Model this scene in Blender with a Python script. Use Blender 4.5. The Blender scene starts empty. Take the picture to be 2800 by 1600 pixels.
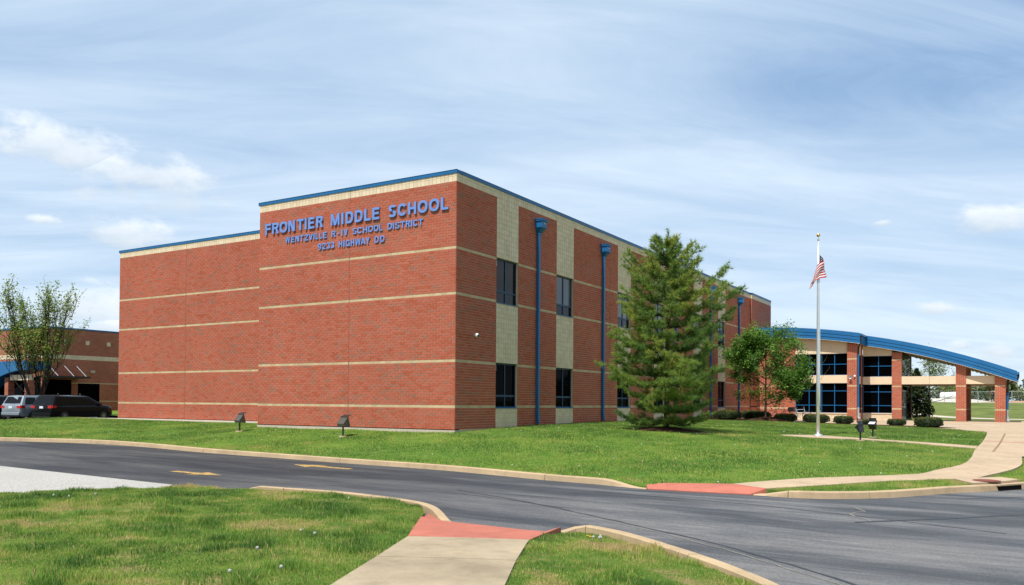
import bpy, bmesh, math, random
import numpy as np
from mathutils import Vector, Matrix, geometry

random.seed(7)
rng = np.random.default_rng(11)
scene = bpy.context.scene
col = scene.collection

# ------------------------------------------------------------------ camera
cam_data = bpy.data.cameras.new('camera')
cam_data.sensor_width = 36.0
cam_data.lens = 29.097
cam_data.shift_y = 0.0954
cam_data.clip_start = 0.1
cam_data.clip_end = 6000.0
cam = bpy.data.objects.new('camera', cam_data)
col.objects.link(cam)
EYE = Vector((18.001, -25.323, 1.033))
YAW, PITCH, ROLL = -0.5492, 0.0149, 0.0072
_f = Vector((math.sin(YAW), math.cos(YAW), 0)); _r = Vector((math.cos(YAW), -math.sin(YAW), 0)); _u = Vector((0, 0, 1))
_F = _f*math.cos(PITCH) + _u*math.sin(PITCH); _u2 = _u*math.cos(PITCH) - _f*math.sin(PITCH)
_R = _r*math.cos(ROLL) + _u2*math.sin(ROLL); _U = _u2*math.cos(ROLL) - _r*math.sin(ROLL)
M = Matrix((( _R.x, _U.x, -_F.x, EYE.x), (_R.y, _U.y, -_F.y, EYE.y), (_R.z, _U.z, -_F.z, EYE.z), (0, 0, 0, 1)))
cam.matrix_world = M
scene.camera = cam

# ------------------------------------------------------------------ light
SUN_EL = math.radians(62.0)
SUN_DX = 0.07                    # light travels mostly along +Y, a little towards +X
world = bpy.data.worlds.new('World'); scene.world = world; world.use_nodes = True
nt = world.node_tree
for n in list(nt.nodes): nt.nodes.remove(n)

def N(tree, typ, **kw):
    n = tree.nodes.new(typ)
    ins = kw.pop('ins', {})
    for k, v in kw.items(): setattr(n, k, v)
    for k, v in ins.items(): n.inputs[k].default_value = v
    return n

SKY_STRENGTH = 0.093
w_out = N(nt, 'ShaderNodeOutputWorld'); w_bg = N(nt, 'ShaderNodeBackground', ins={'Strength': SKY_STRENGTH})
nt.links.new(w_bg.outputs[0], w_out.inputs[0])
sky = N(nt, 'ShaderNodeTexSky', sky_type='NISHITA', sun_disc=False, sun_elevation=SUN_EL,
        sun_rotation=math.radians(180.0) + SUN_DX, altitude=180.0, air_density=1.0, dust_density=1.2, ozone_density=2.2)
tc = N(nt, 'ShaderNodeTexCoord')
sep = N(nt, 'ShaderNodeSeparateXYZ'); nt.links.new(tc.outputs['Generated'], sep.inputs[0])
def wm(op, a, b=None, c=None, clamp=False):
    n = N(nt, 'ShaderNodeMath', operation=op, use_clamp=clamp)
    for i, v in enumerate((a, b, c)):
        if v is None: continue
        if isinstance(v, (int, float)): n.inputs[i].default_value = v
        else: nt.links.new(v, n.inputs[i])
    return n.outputs[0]
az = wm('ARCTAN2', sep.outputs[0], sep.outputs[1]); el = wm('ARCSINE', sep.outputs[2])
def wnoise(vec, scale, detail=6, rough=.55, dist=0.0):
    n = N(nt, 'ShaderNodeTexNoise', ins={'Scale': scale, 'Detail': detail, 'Roughness': rough, 'Distortion': dist})
    nt.links.new(vec, n.inputs['Vector']); return n.outputs['Fac']
# high thin cloud: a plane far overhead, streaked across the sky
den = wm('ADD', wm('ABSOLUTE', sep.outputs[2]), 0.16)
px_ = wm('DIVIDE', sep.outputs[0], den); py_ = wm('DIVIDE', sep.outputs[1], den)
comb = N(nt, 'ShaderNodeCombineXYZ'); nt.links.new(px_, comb.inputs[0]); nt.links.new(py_, comb.inputs[1])
mp1 = N(nt, 'ShaderNodeMapping', vector_type='TEXTURE'); mp1.inputs['Rotation'].default_value = (0, 0, math.radians(40)); mp1.inputs['Scale'].default_value = (2.5, .62, 1)
nt.links.new(comb.outputs[0], mp1.inputs[0])
cir1 = wnoise(mp1.outputs[0], 1.7, 10, .62, .9)
mp2 = N(nt, 'ShaderNodeMapping', vector_type='TEXTURE'); mp2.inputs['Rotation'].default_value = (0, 0, math.radians(25)); mp2.inputs['Scale'].default_value = (2.0, .8, 1); mp2.inputs['Location'].default_value = (3.1, .7, 0)
nt.links.new(comb.outputs[0], mp2.inputs[0])
cir2 = wnoise(mp2.outputs[0], 1.0, 4, .5, .3)
def ell(a0, e0, sa, se, tilt=0.0):
    da = wm('SUBTRACT', az, a0); de = wm('SUBTRACT', el, e0)
    if tilt: de = wm('SUBTRACT', de, wm('MULTIPLY', da, tilt))
    return wm('SQRT', wm('ADD', wm('POWER', wm('DIVIDE', da, sa), 2.0), wm('POWER', wm('DIVIDE', de, se), 2.0)))
gap = None
for g in ((-.06, .330, .50, .095, -.13), (.15, .42, .5, .12, 0)):
    m = wm('SUBTRACT', 1.0, ell(*g), clamp=True)
    gap = m if gap is None else wm('MAXIMUM', gap, m)
gap = wm('MULTIPLY', gap, wm('ADD', .10, wm('MULTIPLY', wm('SUBTRACT', 1.0, cir1), 1.7)))
veil = wm('ADD', wm('MULTIPLY', wm('SUBTRACT', cir1, .5), 1.35), wm('MULTIPLY', wm('SUBTRACT', cir2, .5), 1.1))
veil = wm('ADD', veil, .62)
veil = wm('SUBTRACT', veil, wm('MULTIPLY', gap, .60))
veil = wm('ADD', veil, wm('MULTIPLY', wm('SUBTRACT', .34, el, clamp=True), .9))
veil = wm('MAXIMUM', wm('MINIMUM', veil, 1.0), 0.0)
vcol = N(nt, 'ShaderNodeMix', data_type='RGBA'); nt.links.new(veil, vcol.inputs['Factor'])
vcol.inputs['A'].default_value = (3.1, 4.8, 7.2, 1); vcol.inputs['B'].default_value = (6.2, 7.35, 8.5, 1)
mix1 = N(nt, 'ShaderNodeMix', data_type='RGBA'); nt.links.new(wm('ADD', .55, wm('MULTIPLY', veil, .35)), mix1.inputs['Factor']); nt.links.new(sky.outputs[0], mix1.inputs['A']); nt.links.new(vcol.outputs['Result'], mix1.inputs['B'])
# low heaped clouds
mp3 = N(nt, 'ShaderNodeMapping'); mp3.inputs['Scale'].default_value = (1, 1, 1.9); nt.links.new(tc.outputs['Generated'], mp3.inputs[0])
puff = wnoise(mp3.outputs[0], 19.0, 9, .6, .2)
CL = [(-1.052, .262, .062, .024), (-.965, .243, .075, .028), (-.985, .180, .065, .016), (-1.030, .098, .042, .026), (-1.005, .078, .04, .010),
      (-.024, .193, .036, .015), (-.0755, .105, .018, .007), (-.021, .0575, .026, .010), (-.0513, .064, .014, .006), (-.1295, .199, .013, .0035),
      (-1.065, .186, .016, .005), (-1.20, .12, .08, .03), (.25, .11, .08, .02), (.5, .16, .1, .03), (-1.5, .2, .09, .03), (1.4, .12, .1, .03), (2.3, .15, .1, .03), (-2.4, .13, .1, .03)]
acc = None; shade = None
for a0, e0, sa, se in CL:
    d = ell(a0, e0, sa*1.25, se*1.25)
    m = wm('SUBTRACT', 1.0, d)
    top = wm('DIVIDE', wm('SUBTRACT', el, e0), se)
    if acc is None: acc, shade = m, top
    else:
        gt = wm('GREATER_THAN', m, acc)
        shade = wm('ADD', wm('MULTIPLY', shade, wm('SUBTRACT', 1.0, gt)), wm('MULTIPLY', top, gt))
        acc = wm('MAXIMUM', acc, m)
cm = wm('ADD', acc, wm('MULTIPLY', wm('SUBTRACT', puff, .52), 2.1))
cm = N(nt, 'ShaderNodeMapRange', interpolation_type='SMOOTHSTEP', ins={'From Min': .0, 'From Max': .80, 'To Min': 0, 'To Max': .74}); 
nt.links.new(wm('ADD', acc, wm('MULTIPLY', wm('SUBTRACT', puff, .50), 2.5)), cm.inputs['Value'])
near = wm('GREATER_THAN', acc, -1.2)
alpha = wm('MULTIPLY', cm.outputs[0], near)
cb = N(nt, 'ShaderNodeMapRange', ins={'From Min': -1.0, 'From Max': .9, 'To Min': 0, 'To Max': 1}); nt.links.new(wm('ADD', shade, wm('MULTIPLY', wm('SUBTRACT', puff, .5), 3.0)), cb.inputs['Value'])
ccol = N(nt, 'ShaderNodeMix', data_type='RGBA'); nt.links.new(cb.outputs[0], ccol.inputs['Factor'])
ccol.inputs['A'].default_value = (5.0, 5.7, 6.4, 1); ccol.inputs['B'].default_value = (8.0, 8.4, 8.8, 1)
mix2 = N(nt, 'ShaderNodeMix', data_type='RGBA'); nt.links.new(alpha, mix2.inputs['Factor']); nt.links.new(mix1.outputs['Result'], mix2.inputs['A']); nt.links.new(ccol.outputs['Result'], mix2.inputs['B'])
nt.links.new(mix2.outputs['Result'], w_bg.inputs['Color'])

sun_data = bpy.data.lights.new('sun', 'SUN'); sun_data.energy = 4.8; sun_data.angle = math.radians(0.53); sun_data.color = (1.0, .955, .89)
sun = bpy.data.objects.new('sun', sun_data); col.objects.link(sun)
LDIR = Vector((SUN_DX*math.cos(SUN_EL), math.cos(SUN_EL), -math.sin(SUN_EL))).normalized()
sun.rotation_euler = (-LDIR).to_track_quat('Z', 'Y').to_euler()
sun.location = (-20, -60, 80)

scene.view_settings.view_transform = 'Standard'
scene.view_settings.look = 'None'
scene.view_settings.exposure = 0.46
scene.view_settings.gamma = 1.0
scene.view_settings.use_curve_mapping = False
scene.cycles.max_bounces = 6
scene.cycles.transparent_max_bounces = 8

# ------------------------------------------------------------------ helpers
def link(o, parent=None):
    col.objects.link(o)
    if parent is not None: o.parent = parent
    return o
def tag(o, label=None, cat=None, group=None, kind=None):
    if label: o['label'] = label
    if cat: o['category'] = cat
    if group: o['group'] = group
    if kind: o['kind'] = kind
    return o
def empty(name, loc=(0, 0, 0), rz=0.0):
    o = bpy.data.objects.new(name, None); o.empty_display_size = .2
    o.location = loc; o.rotation_euler = (0, 0, rz)
    return link(o)
class MB:
    def __init__(s): s.v = []; s.f = []; s.t = []; s.m = []
    def add(s, verts, faces, tint=0.0, mi=0):
        b = len(s.v); s.v.extend(tuple(v) for v in verts); s.f.extend(tuple(b+i for i in f) for f in faces)
        s.t.extend([tint]*len(faces)); s.m.extend([mi]*len(faces)); return s
    def box(s, x0, x1, y0, y1, z0, z1, tint=0.0, mi=0):
        return s.add([(x0,y0,z0),(x1,y0,z0),(x1,y1,z0),(x0,y1,z0),(x0,y0,z1),(x1,y0,z1),(x1,y1,z1),(x0,y1,z1)],
              [(0,3,2,1),(4,5,6,7),(0,1,5,4),(1,2,6,5),(2,3,7,6),(3,0,4,7)], tint, mi)
    def obox(s, c, ax, ay, az_, tint=0.0, mi=0):
        c, ax, ay, az_ = map(Vector, (c, ax, ay, az_))
        P = [c+sx*ax+sy*ay+sz*az_ for sz in (-1, 1) for sx, sy in ((-1,-1),(1,-1),(1,1),(-1,1))]
        return s.add(P, [(0,3,2,1),(4,5,6,7),(0,1,5,4),(1,2,6,5),(2,3,7,6),(3,0,4,7)], tint, mi)
    def tube(s, pts, rad, n=8, cap=True, tint=0.0, mi=0):
        pts = [Vector(p) for p in pts]
        rad = [float(rad)]*len(pts) if isinstance(rad, (int, float)) else [float(q) for q in rad]
        rings = []
        for i, p in enumerate(pts):
            d = (pts[min(i+1, len(pts)-1)] - pts[max(i-1, 0)])
            d = d.normalized() if d.length > 1e-9 else Vector((0, 0, 1))
            a = d.cross(Vector((0, 0, 1))); a = a.normalized() if a.length > 1e-3 else d.cross(Vector((0, 1, 0))).normalized()
            b = d.cross(a).normalized()
            rings.append([p + rad[i]*(math.cos(2*math.pi*k/n)*a + math.sin(2*math.pi*k/n)*b) for k in range(n)])
        V = [q for r in rings for q in r]; Fc = []
        for i in range(len(rings)-1):
            for k in range(n):
                Fc.append((i*n+k, i*n+(k+1) % n, (i+1)*n+(k+1) % n, (i+1)*n+k))
        if cap: Fc.append(tuple(reversed(range(n)))); Fc.append(tuple(range((len(rings)-1)*n, len(rings)*n)))
        return s.add(V, Fc, tint, mi)
    def lathe(s, prof, n=16, c=(0, 0, 0), tint=0.0, mi=0):
        V = []; Fc = []
        for (r, z) in prof:
            for k in range(n): V.append((c[0]+r*math.cos(2*math.pi*k/n), c[1]+r*math.sin(2*math.pi*k/n), c[2]+z))
        for i in range(len(prof)-1):
            for k in range(n): Fc.append((i*n+k, i*n+(k+1) % n, (i+1)*n+(k+1) % n, (i+1)*n+k))
        Fc.append(tuple(reversed(range(n)))); Fc.append(tuple(range((len(prof)-1)*n, len(prof)*n)))
        return s.add(V, Fc, tint, mi)
    def mesh(s, name, mats, smooth=False):
        me = bpy.data.meshes.new(name); me.from_pydata(s.v, [], s.f)
        if not isinstance(mats, (list, tuple)): mats = [mats]
        for m in mats: me.materials.append(m)
        a = me.attributes.new('tint', 'FLOAT', 'FACE'); a.data.foreach_set('value', np.array(s.t, np.float32))
        if any(s.m): me.polygons.foreach_set('material_index', np.array(s.m, np.int32))
        if smooth: me.polygons.foreach_set('use_smooth', np.ones(len(s.f), bool))
        me.update(); return me
    def build(s, name, mats, parent=None, smooth=False):
        return link(bpy.data.objects.new(name, s.mesh(name, mats, smooth)), parent)
def np_mesh(name, V, Fc, mat, tint=None, smooth=False, nper=3):
    """big triangle / quad soups from numpy arrays"""
    me = bpy.data.meshes.new(name)
    nv, nf = len(V), len(Fc)
    me.vertices.add(nv); me.vertices.foreach_set('co', np.ascontiguousarray(V, np.float32).ravel())
    me.loops.add(nf*nper); me.loops.foreach_set('vertex_index', np.ascontiguousarray(Fc, np.int32).ravel())
    me.polygons.add(nf); me.polygons.foreach_set('loop_start', np.arange(0, nf*nper, nper, dtype=np.int32))
    if tint is not None:
        a = me.attributes.new('tint', 'FLOAT', 'FACE'); a.data.foreach_set('value', np.ascontiguousarray(tint, np.float32))
    if smooth: me.polygons.foreach_set('use_smooth', np.ones(nf, bool))
    me.materials.append(mat); me.update(calc_edges=True)
    return me

# ------------------------------------------------------------------ materials
def new_mat(name):
    m = bpy.data.materials.new(name); m.use_nodes = True
    t = m.node_tree; b = t.nodes['Principled BSDF']
    return m, t, b
def rgba(c): return (c[0], c[1], c[2], 1.0)
def tex_noise(t, scale, detail=4, rough=.55, vec=None, dist=0.0, coord='Object'):
    n = N(t, 'ShaderNodeTexNoise', ins={'Scale': scale, 'Detail': detail, 'Roughness': rough, 'Distortion': dist})
    if vec is None:
        c = N(t, 'ShaderNodeTexCoord'); vec = c.outputs[coord]
    t.links.new(vec, n.inputs['Vector']); return n.outputs['Fac']
def ramp(t, fac, stops, interp='LINEAR'):
    r = N(t, 'ShaderNodeValToRGB'); r.color_ramp.interpolation = interp
    e = r.color_ramp.elements
    while len(e) < len(stops): e.new(.5)
    for el_, (p, c) in zip(e, stops): el_.position = p; el_.color = rgba(c)
    t.links.new(fac, r.inputs[0]); return r.outputs[0]
def mixc(t, fac, a, b, blend='MIX'):
    n = N(t, 'ShaderNodeMix', data_type='RGBA', blend_type=blend)
    for k, v in (('Factor', fac), ('A', a), ('B', b)):
        if isinstance(v, (int, float)): n.inputs[k].default_value = v
        elif isinstance(v, tuple): n.inputs[k].default_value = rgba(v)
        else: t.links.new(v, n.inputs[k])
    return n.outputs['Result']
def bump(t, b, h, strength=.3, dist=.01):
    n = N(t, 'ShaderNodeBump', ins={'Strength': strength, 'Distance': dist}); t.links.new(h, n.inputs['Height']); t.links.new(n.outputs[0], b.inputs['Normal'])
def plain(name, c, rough=.6, metal=0.0, spec=.5, vary=.12, scale=3.0, bumpy=0.0, bscale=60.0):
    m, t, b = new_mat(name)
    f = tex_noise(t, scale, 5, .6)
    lo = tuple(x*(1-vary) for x in c); hi = tuple(min(1, x*(1+vary)) for x in c)
    t.links.new(ramp(t, f, [(.3, lo), (.7, hi)]), b.inputs['Base Color'])
    b.inputs['Roughness'].default_value = rough; b.inputs['Metallic'].default_value = metal; b.inputs['Specular IOR Level'].default_value = spec
    if bumpy: bump(t, b, tex_noise(t, bscale, 4), bumpy)
    return m
def tinted(name, stops, rough=.85, vary=.15, nscale=40.0, trans=0.0, spec=.3, big=None):
    """colour picked per piece by the face attribute 'tint', with a little grain"""
    m, t, b = new_mat(name)
    a = N(t, 'ShaderNodeAttribute', attribute_name='tint')
    c = ramp(t, a.outputs['Fac'], stops)
    g = tex_noise(t, nscale, 3)
    c = mixc(t, 1.0, c, ramp(t, g, [(.25, (1-vary,)*3), (.75, (1+vary,)*3)]), 'MULTIPLY')
    if big:
        g2 = tex_noise(t, big[0], 5, .6)
        c = mixc(t, 1.0, c, ramp(t, g2, [(.3, (1-big[1],)*3), (.7, (1+big[1],)*3)]), 'MULTIPLY')
    t.links.new(c, b.inputs['Base Color']); b.inputs['Roughness'].default_value = rough; b.inputs['Specular IOR Level'].default_value = spec
    if trans:
        tr = N(t, 'ShaderNodeBsdfTranslucent'); t.links.new(c, tr.inputs[0])
        mx = N(t, 'ShaderNodeMixShader', ins={0: trans}); t.links.new(b.outputs[0], mx.inputs[1]); t.links.new(tr.outputs[0], mx.inputs[2])
        t.links.new(mx.outputs[0], t.nodes['Material Output'].inputs[0])
    return m
MAT = {}
MAT['brick'] = tinted('brick', [(0, (.33, .070, .033)), (.35, (.365, .092, .052)), (.62, (.375, .108, .068)), (.82, (.315, .108, .068)), (1, (.255, .108, .070))], .9, .12, 30, big=(.3, .09))
MAT['tan_tile'] = tinted('tan_tile', [(0, (.56, .445, .30)), (1, (.65, .53, .37))], .8, .06, 14, big=(.8, .06))
MAT['tan_band'] = tinted('tan_band', [(0, (.40, .30, .17)), (1, (.50, .39, .235))], .85, .08, 20)
MAT['mortar'] = plain('mortar', (.62, .41, .26), .95, spec=.1, vary=.1, scale=2.0)
MAT['blue_metal'] = plain('blue_metal', (.008, .104, .262), .42, 0.0, .35, .10, 1.2)
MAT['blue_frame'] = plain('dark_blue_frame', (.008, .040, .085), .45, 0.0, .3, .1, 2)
MAT['blue_letter'] = plain('blue_letter', (.125, .230, .52), .5, 0.0, .35, .10, 4)
MAT['stucco'] = plain('stucco', (.66, .52, .36), .9, spec=.15, vary=.05, scale=1.5, bumpy=.15, bscale=90)
MAT['white'] = plain('white_paint', (.78, .78, .76), .45, vary=.04)
MAT['black_metal'] = plain('black_metal', (.012, .012, .013), .45, vary=.1)
MAT['bronze'] = plain('bronze_metal', (.060, .052, .040), .5, vary=.15)
MAT['galv'] = plain('galvanised', (.42, .45, .48), .4, .35, vary=.1, scale=6)
MAT['alu'] = plain('brushed_pole', (.62, .65, .67), .32, .65, vary=.06, scale=3)
MAT['gold'] = plain('gold_ball', (.55, .30, .06), .25, .9, vary=.05)
MAT['black_gap'] = plain('dark_gap', (.012, .010, .009), .9, spec=.05)
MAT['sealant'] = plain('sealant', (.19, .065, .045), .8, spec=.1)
MAT['rubber'] = plain('rubber', (.012, .012, .012), .75, vary=.2, scale=10)
MAT['clay'] = plain('clay_pipe', (.24, .075, .04), .8)
def glass_mat(name, c, spec, rough=.03):
    m, t, b = new_mat(name)
    f = tex_noise(t, .8, 2)
    t.links.new(ramp(t, f, [(.3, tuple(x*.7 for x in c)), (.7, c)]), b.inputs['Base Color'])
    b.inputs['Roughness'].default_value = rough; b.inputs['Specular IOR Level'].default_value = spec
    return m
MAT['glass'] = glass_mat('window_glass', (.004, .005, .007), .20)
MAT['glass_black'] = glass_mat('window_glass_black', (.0015, .0015, .002), .012)
MAT['car_glass'] = glass_mat('car_glass', (.003, .003, .004), .22)
def blind_mat():
    m, t, b = new_mat('window_with_blind')
    f = tex_noise(t, 1.3, 2)
    t.links.new(ramp(t, f, [(.3, (.055, .060, .070)), (.7, (.075, .082, .094))]), b.inputs['Base Color'])
    b.inputs['Roughness'].default_value = .06; b.inputs['Specular IOR Level'].default_value = .5
    return m
MAT['blind'] = blind_mat()
def concrete(name, c, stain=.18, warm=None):
    m, t, b = new_mat(name)
    f = tex_noise(t, .9, 6, .62); g = tex_noise(t, 55, 3); h = tex_noise(t, 5, 4, .6)
    base = ramp(t, f, [(.28, tuple(x*(1-stain) for x in c)), (.72, tuple(min(1, x*(1+stain*.5)) for x in c))])
    base = mixc(t, .6, base, ramp(t, g, [(.3, (.82, .82, .82)), (.7, (1.12, 1.12, 1.12))]), 'MULTIPLY')
    base = mixc(t, .5, base, ramp(t, h, [(.32, (.76, .74, .70)), (.5, (1, 1, 1))]), 'MULTIPLY')
    t.links.new(base, b.inputs['Base Color']); b.inputs['Roughness'].default_value = .9; b.inputs['Specular IOR Level'].default_value = .2
    bump(t, b, g, .25, .004)
    return m
MAT['concrete'] = concrete('concrete', (.40, .30, .20))
MAT['concrete_near'] = concrete('concrete_weathered', (.335, .27, .18), .34)
MAT['kerb'] = concrete('kerb_concrete', (.40, .295, .18), .22)
MAT['concrete_pale'] = concrete('concrete_pale', (.46, .40, .32), .1)
MAT['red_ramp'] = concrete('red_ramp', (.385, .128, .090), .16)
def pale_aggregate():
    m, t, b = new_mat('pale_aggregate')
    g = tex_noise(t, 28, 3, .7); f = tex_noise(t, .5, 5)
    c = ramp(t, g, [(.30, (.12, .115, .105)), (.46, (.30, .288, .262)), (.75, (.44, .425, .39))])
    c = mixc(t, .5, c, ramp(t, f, [(.3, (.86, .86, .85)), (.7, (1.06, 1.06, 1.06))]), 'MULTIPLY')
    t.links.new(c, b.inputs['Base Color']); b.inputs['Roughness'].default_value = .95; bump(t, b, g, .5, .01)
    return m
MAT['aggregate'] = pale_aggregate()
def asphalt():
    m, t, b = new_mat('asphalt')
    cd = N(t, 'ShaderNodeTexCoord')
    mp = N(t, 'ShaderNodeMapping'); mp.inputs['Rotation'].default_value = (0, 0, math.radians(8)); mp.inputs['Scale'].default_value = (.22, 1.25, 1)
    t.links.new(cd.outputs['Object'], mp.inputs[0])
    big = tex_noise(t, .55, 6, .6, mp.outputs[0], .6)
    mid = tex_noise(t, 2.2, 5, .65, mp.outputs[0], .3)
    fine = tex_noise(t, 75, 2, .7, cd.outputs['Object'])
    patch = tex_noise(t, .16, 3, .5, cd.outputs['Object'], .8)
    c = ramp(t, big, [(.32, (.036, .040, .047)), (.46, (.060, .064, .070)), (.56, (.108, .109, .111)), (.72, (.146, .144, .140))])
    c = mixc(t, .55, c, ramp(t, mid, [(.3, (.62, .63, .66)), (.7, (1.35, 1.33, 1.3))]), 'MULTIPLY')
    c = mixc(t, .6, c, ramp(t, patch, [(.38, (.72, .74, .80)), (.62, (1.25, 1.22, 1.18))]), 'MULTIPLY')
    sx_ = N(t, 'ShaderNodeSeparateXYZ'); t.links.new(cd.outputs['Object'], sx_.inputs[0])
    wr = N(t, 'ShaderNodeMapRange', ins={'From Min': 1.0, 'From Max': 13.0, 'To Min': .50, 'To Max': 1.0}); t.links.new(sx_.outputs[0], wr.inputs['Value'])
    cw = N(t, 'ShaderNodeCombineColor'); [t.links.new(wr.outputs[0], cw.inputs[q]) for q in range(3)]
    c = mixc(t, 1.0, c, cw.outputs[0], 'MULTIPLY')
    streak = tex_noise(t, 6.0, 5, .7, mp.outputs[0], .2)
    c = mixc(t, .7, c, ramp(t, streak, [(.30, (.68, .68, .70)), (.55, (1, 1, 1)), (.72, (1.5, 1.47, 1.42))]), 'MULTIPLY')
    grit = tex_noise(t, 22, 2, .6, cd.outputs['Object'])
    c = mixc(t, .5, c, ramp(t, grit, [(.3, (.62, .62, .62)), (.7, (1.4, 1.4, 1.4))]), 'MULTIPLY')
    c = mixc(t, .8, c, ramp(t, fine, [(.3, (.55, .55, .55)), (.62, (1.1, 1.1, 1.1)), (.78, (2.2, 2.15, 2.1))]), 'MULTIPLY')
    t.links.new(c, b.inputs['Base Color']); b.inputs['Roughness'].default_value = .85; b.inputs['Specular IOR Level'].default_value = .35
    bump(t, b, fine, .6, .006)
    return m
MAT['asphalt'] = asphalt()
MAT['crack_dark'] = plain('crack_seal', (.022, .023, .026), .6, vary=.25, scale=8)
MAT['crack_light'] = plain('crack_dust', (.20, .185, .155), .95, vary=.3, scale=12)
def worn_paint():
    m, t, b = new_mat('worn_yellow_paint')
    f = tex_noise(t, 9, 5, .7)
    t.links.new(ramp(t, f, [(.40, (.09, .085, .07)), (.52, (.40, .24, .05)), (.75, (.55, .31, .05))]), b.inputs['Base Color']); b.inputs['Roughness'].default_value = .8
    return m
MAT['yellow_paint'] = worn_paint()
def lawn_mat(name, near=False):
    m, t, b = new_mat(name)
    f = tex_noise(t, .33, 5, .6, dist=.4); g = tex_noise(t, 2.1, 5, .65); h = tex_noise(t, 30 if near else 14, 4, .75)
    c = ramp(t, f, [(.30, (.050, .115, .015)), (.46, (.082, .160, .020)), (.60, (.150, .205, .030)), (.74, (.215, .215, .050))])
    c2 = ramp(t, g, [(.28, (.050, .105, .018)), (.5, (.098, .172, .030)), (.68, (.165, .195, .048)), (.8, (.22, .175, .075))])
    c = mixc(t, .5, c, c2)
    if near:
        dr = tex_noise(t, 1.25, 5, .68, dist=.5); c = mixc(t, ramp(t, dr, [(.50, (0, 0, 0)), (.66, (.85, .85, .85))]), c, ramp(t, tex_noise(t, 11, 4, .7), [(.3, (.16, .10, .05)), (.6, (.34, .27, .12))]))
    c = mixc(t, .75, c, ramp(t, h, [(.28, (.42, .45, .40)), (.55, (1.05, 1.05, 1)), (.78, (1.6, 1.5, 1.3))]), 'MULTIPLY')
    t.links.new(c, b.inputs['Base Color']); b.inputs['Roughness'].default_value = 1.0; b.inputs['Specular IOR Level'].default_value = .08
    bump(t, b, h, .9, .05)
    return m
MAT['meadow'] = plain('meadow', (.105, .130, .036), 1.0, spec=.05, vary=.45, scale=.35, bumpy=.8, bscale=3)
MAT['lawn'] = lawn_mat('lawn_turf'); MAT['lawn_near'] = lawn_mat('lawn_turf_near', True)
MAT['blade'] = tinted('grass_blade', [(0, (.065, .155, .028)), (.35, (.135, .255, .038)), (.58, (.235, .355, .055)), (.74, (.42, .42, .10)), (.87, (.58, .47, .20)), (1, (.42, .23, .12))], .7, .1, 3, .48, .35)
MAT['mulch'] = plain('mulch', (.050, .026, .016), 1.0, spec=.05, vary=.6, scale=14, bumpy=1.0, bscale=25)
MAT['bark'] = plain('bark', (.085, .068, .052), .95, spec=.1, vary=.4, scale=9, bumpy=.8, bscale=18)
MAT['bark_dark'] = plain('bark_dark', (.040, .032, .026), .95, spec=.1, vary=.4, scale=9, bumpy=.8, bscale=18)
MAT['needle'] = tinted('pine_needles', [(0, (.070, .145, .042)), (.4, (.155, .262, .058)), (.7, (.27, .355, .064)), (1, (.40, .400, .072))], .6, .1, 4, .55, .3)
MAT['leaf'] = tinted('maple_leaves', [(0, (.048, .120, .018)), (.5, (.100, .215, .028)), (1, (.175, .295, .042))], .55, .1, 4, .48, .35)
MAT['leaf_spring'] = tinted('spring_leaves', [(0, (.12, .19, .034)), (.5, (.20, .28, .048)), (1, (.29, .33, .070))], .6, .1, 4, .55, .3)
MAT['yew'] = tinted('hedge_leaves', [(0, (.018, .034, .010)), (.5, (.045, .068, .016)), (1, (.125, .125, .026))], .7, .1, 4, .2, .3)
MAT['far_leaf'] = tinted('far_leaves', [(0, (.055, .085, .036)), (.4, (.110, .140, .055)), (.7, (.185, .190, .085)), (1, (.22, .16, .085))], .9, .1, .2, .2, .1)
MAT['evergreen'] = tinted('evergreen_leaves', [(0, (.012, .026, .012)), (.6, (.030, .055, .020)), (1, (.075, .100, .030))], .75, .1, 4, .15, .3)
# ------------------------------------------------------------------ terrain heights
CT = np.array([(-21.7,-5.2,-.63),(-17.7,-3.5,-.63),(-13,-4,-.66),(-7.7,-5.1,-.68),(.2,-6.3,-.71),(6,-7.1,-.74),(9.8,-7.7,-.76),(14.2,-7.9,-.78),(17,-4.9,-.78),(18.1,-3,-.77),
 (-30,-6,-.6),(-27,3.8,-.09),(-20,3.8,-.09),(-11,3.8,-.09),(-10.7,-.1,-.09),(-5,-.1,-.09),(0,-.1,-.1),(.2,3,0),(.2,10,.06),(.2,13,.09),(.2,25,.08),(.2,37,-.08),
 (6.1,5.9,.02),(10.8,11,-.32),(12.8,9,-.37),(12.86,11.3,-.32),(16.8,12,-.38),(16.7,19.3,-.27),(18.2,12.2,-.4),(16.6,.1,-.6),(16.8,3,-.53),(13.1,-5.9,-.75),(15.9,-2.9,-.68),(18.1,5,-.57),
 (2.4,35,-.06),(6,36,-.15),(12,38,-.17),(18,40,-.18),(10,25,-.24),(25,5,-.5),(25,20,-.35),(-11.4,-.3,-.33),(-4.4,-1.3,-.33),
 (12.4,-15.2,-.76),(9.3,-14,-.74),(5,-14,-.74),(11.7,-17.4,-.66),(13,-16.8,-.66),(14,-19,-.62),(17.5,-25,-.6),(13.5,-15.6,-.77),(15.7,-17.3,-.74),(17,-19,-.68),(5,-18,-.68),(0,-18,-.72),(10,-22,-.6),(20,-22,-.65),(2,-16,-.76),
 (-30.77,1.13,-.12),(-29.23,-1.45,-.24),(-30.43,3.68,-.04)])
_n = len(CT); _A = np.zeros((_n+3, _n+3))
_A[:_n, :_n] = np.hypot(CT[:, None, 0]-CT[None, :, 0], CT[:, None, 1]-CT[None, :, 1]) - .15*np.eye(_n)
_A[:_n, _n] = 1; _A[:_n, _n+1:] = CT[:, :2]; _A[_n:, :_n] = _A[:_n, _n:].T
_W = np.linalg.solve(_A, np.r_[CT[:, 2], 0, 0, 0])
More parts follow.
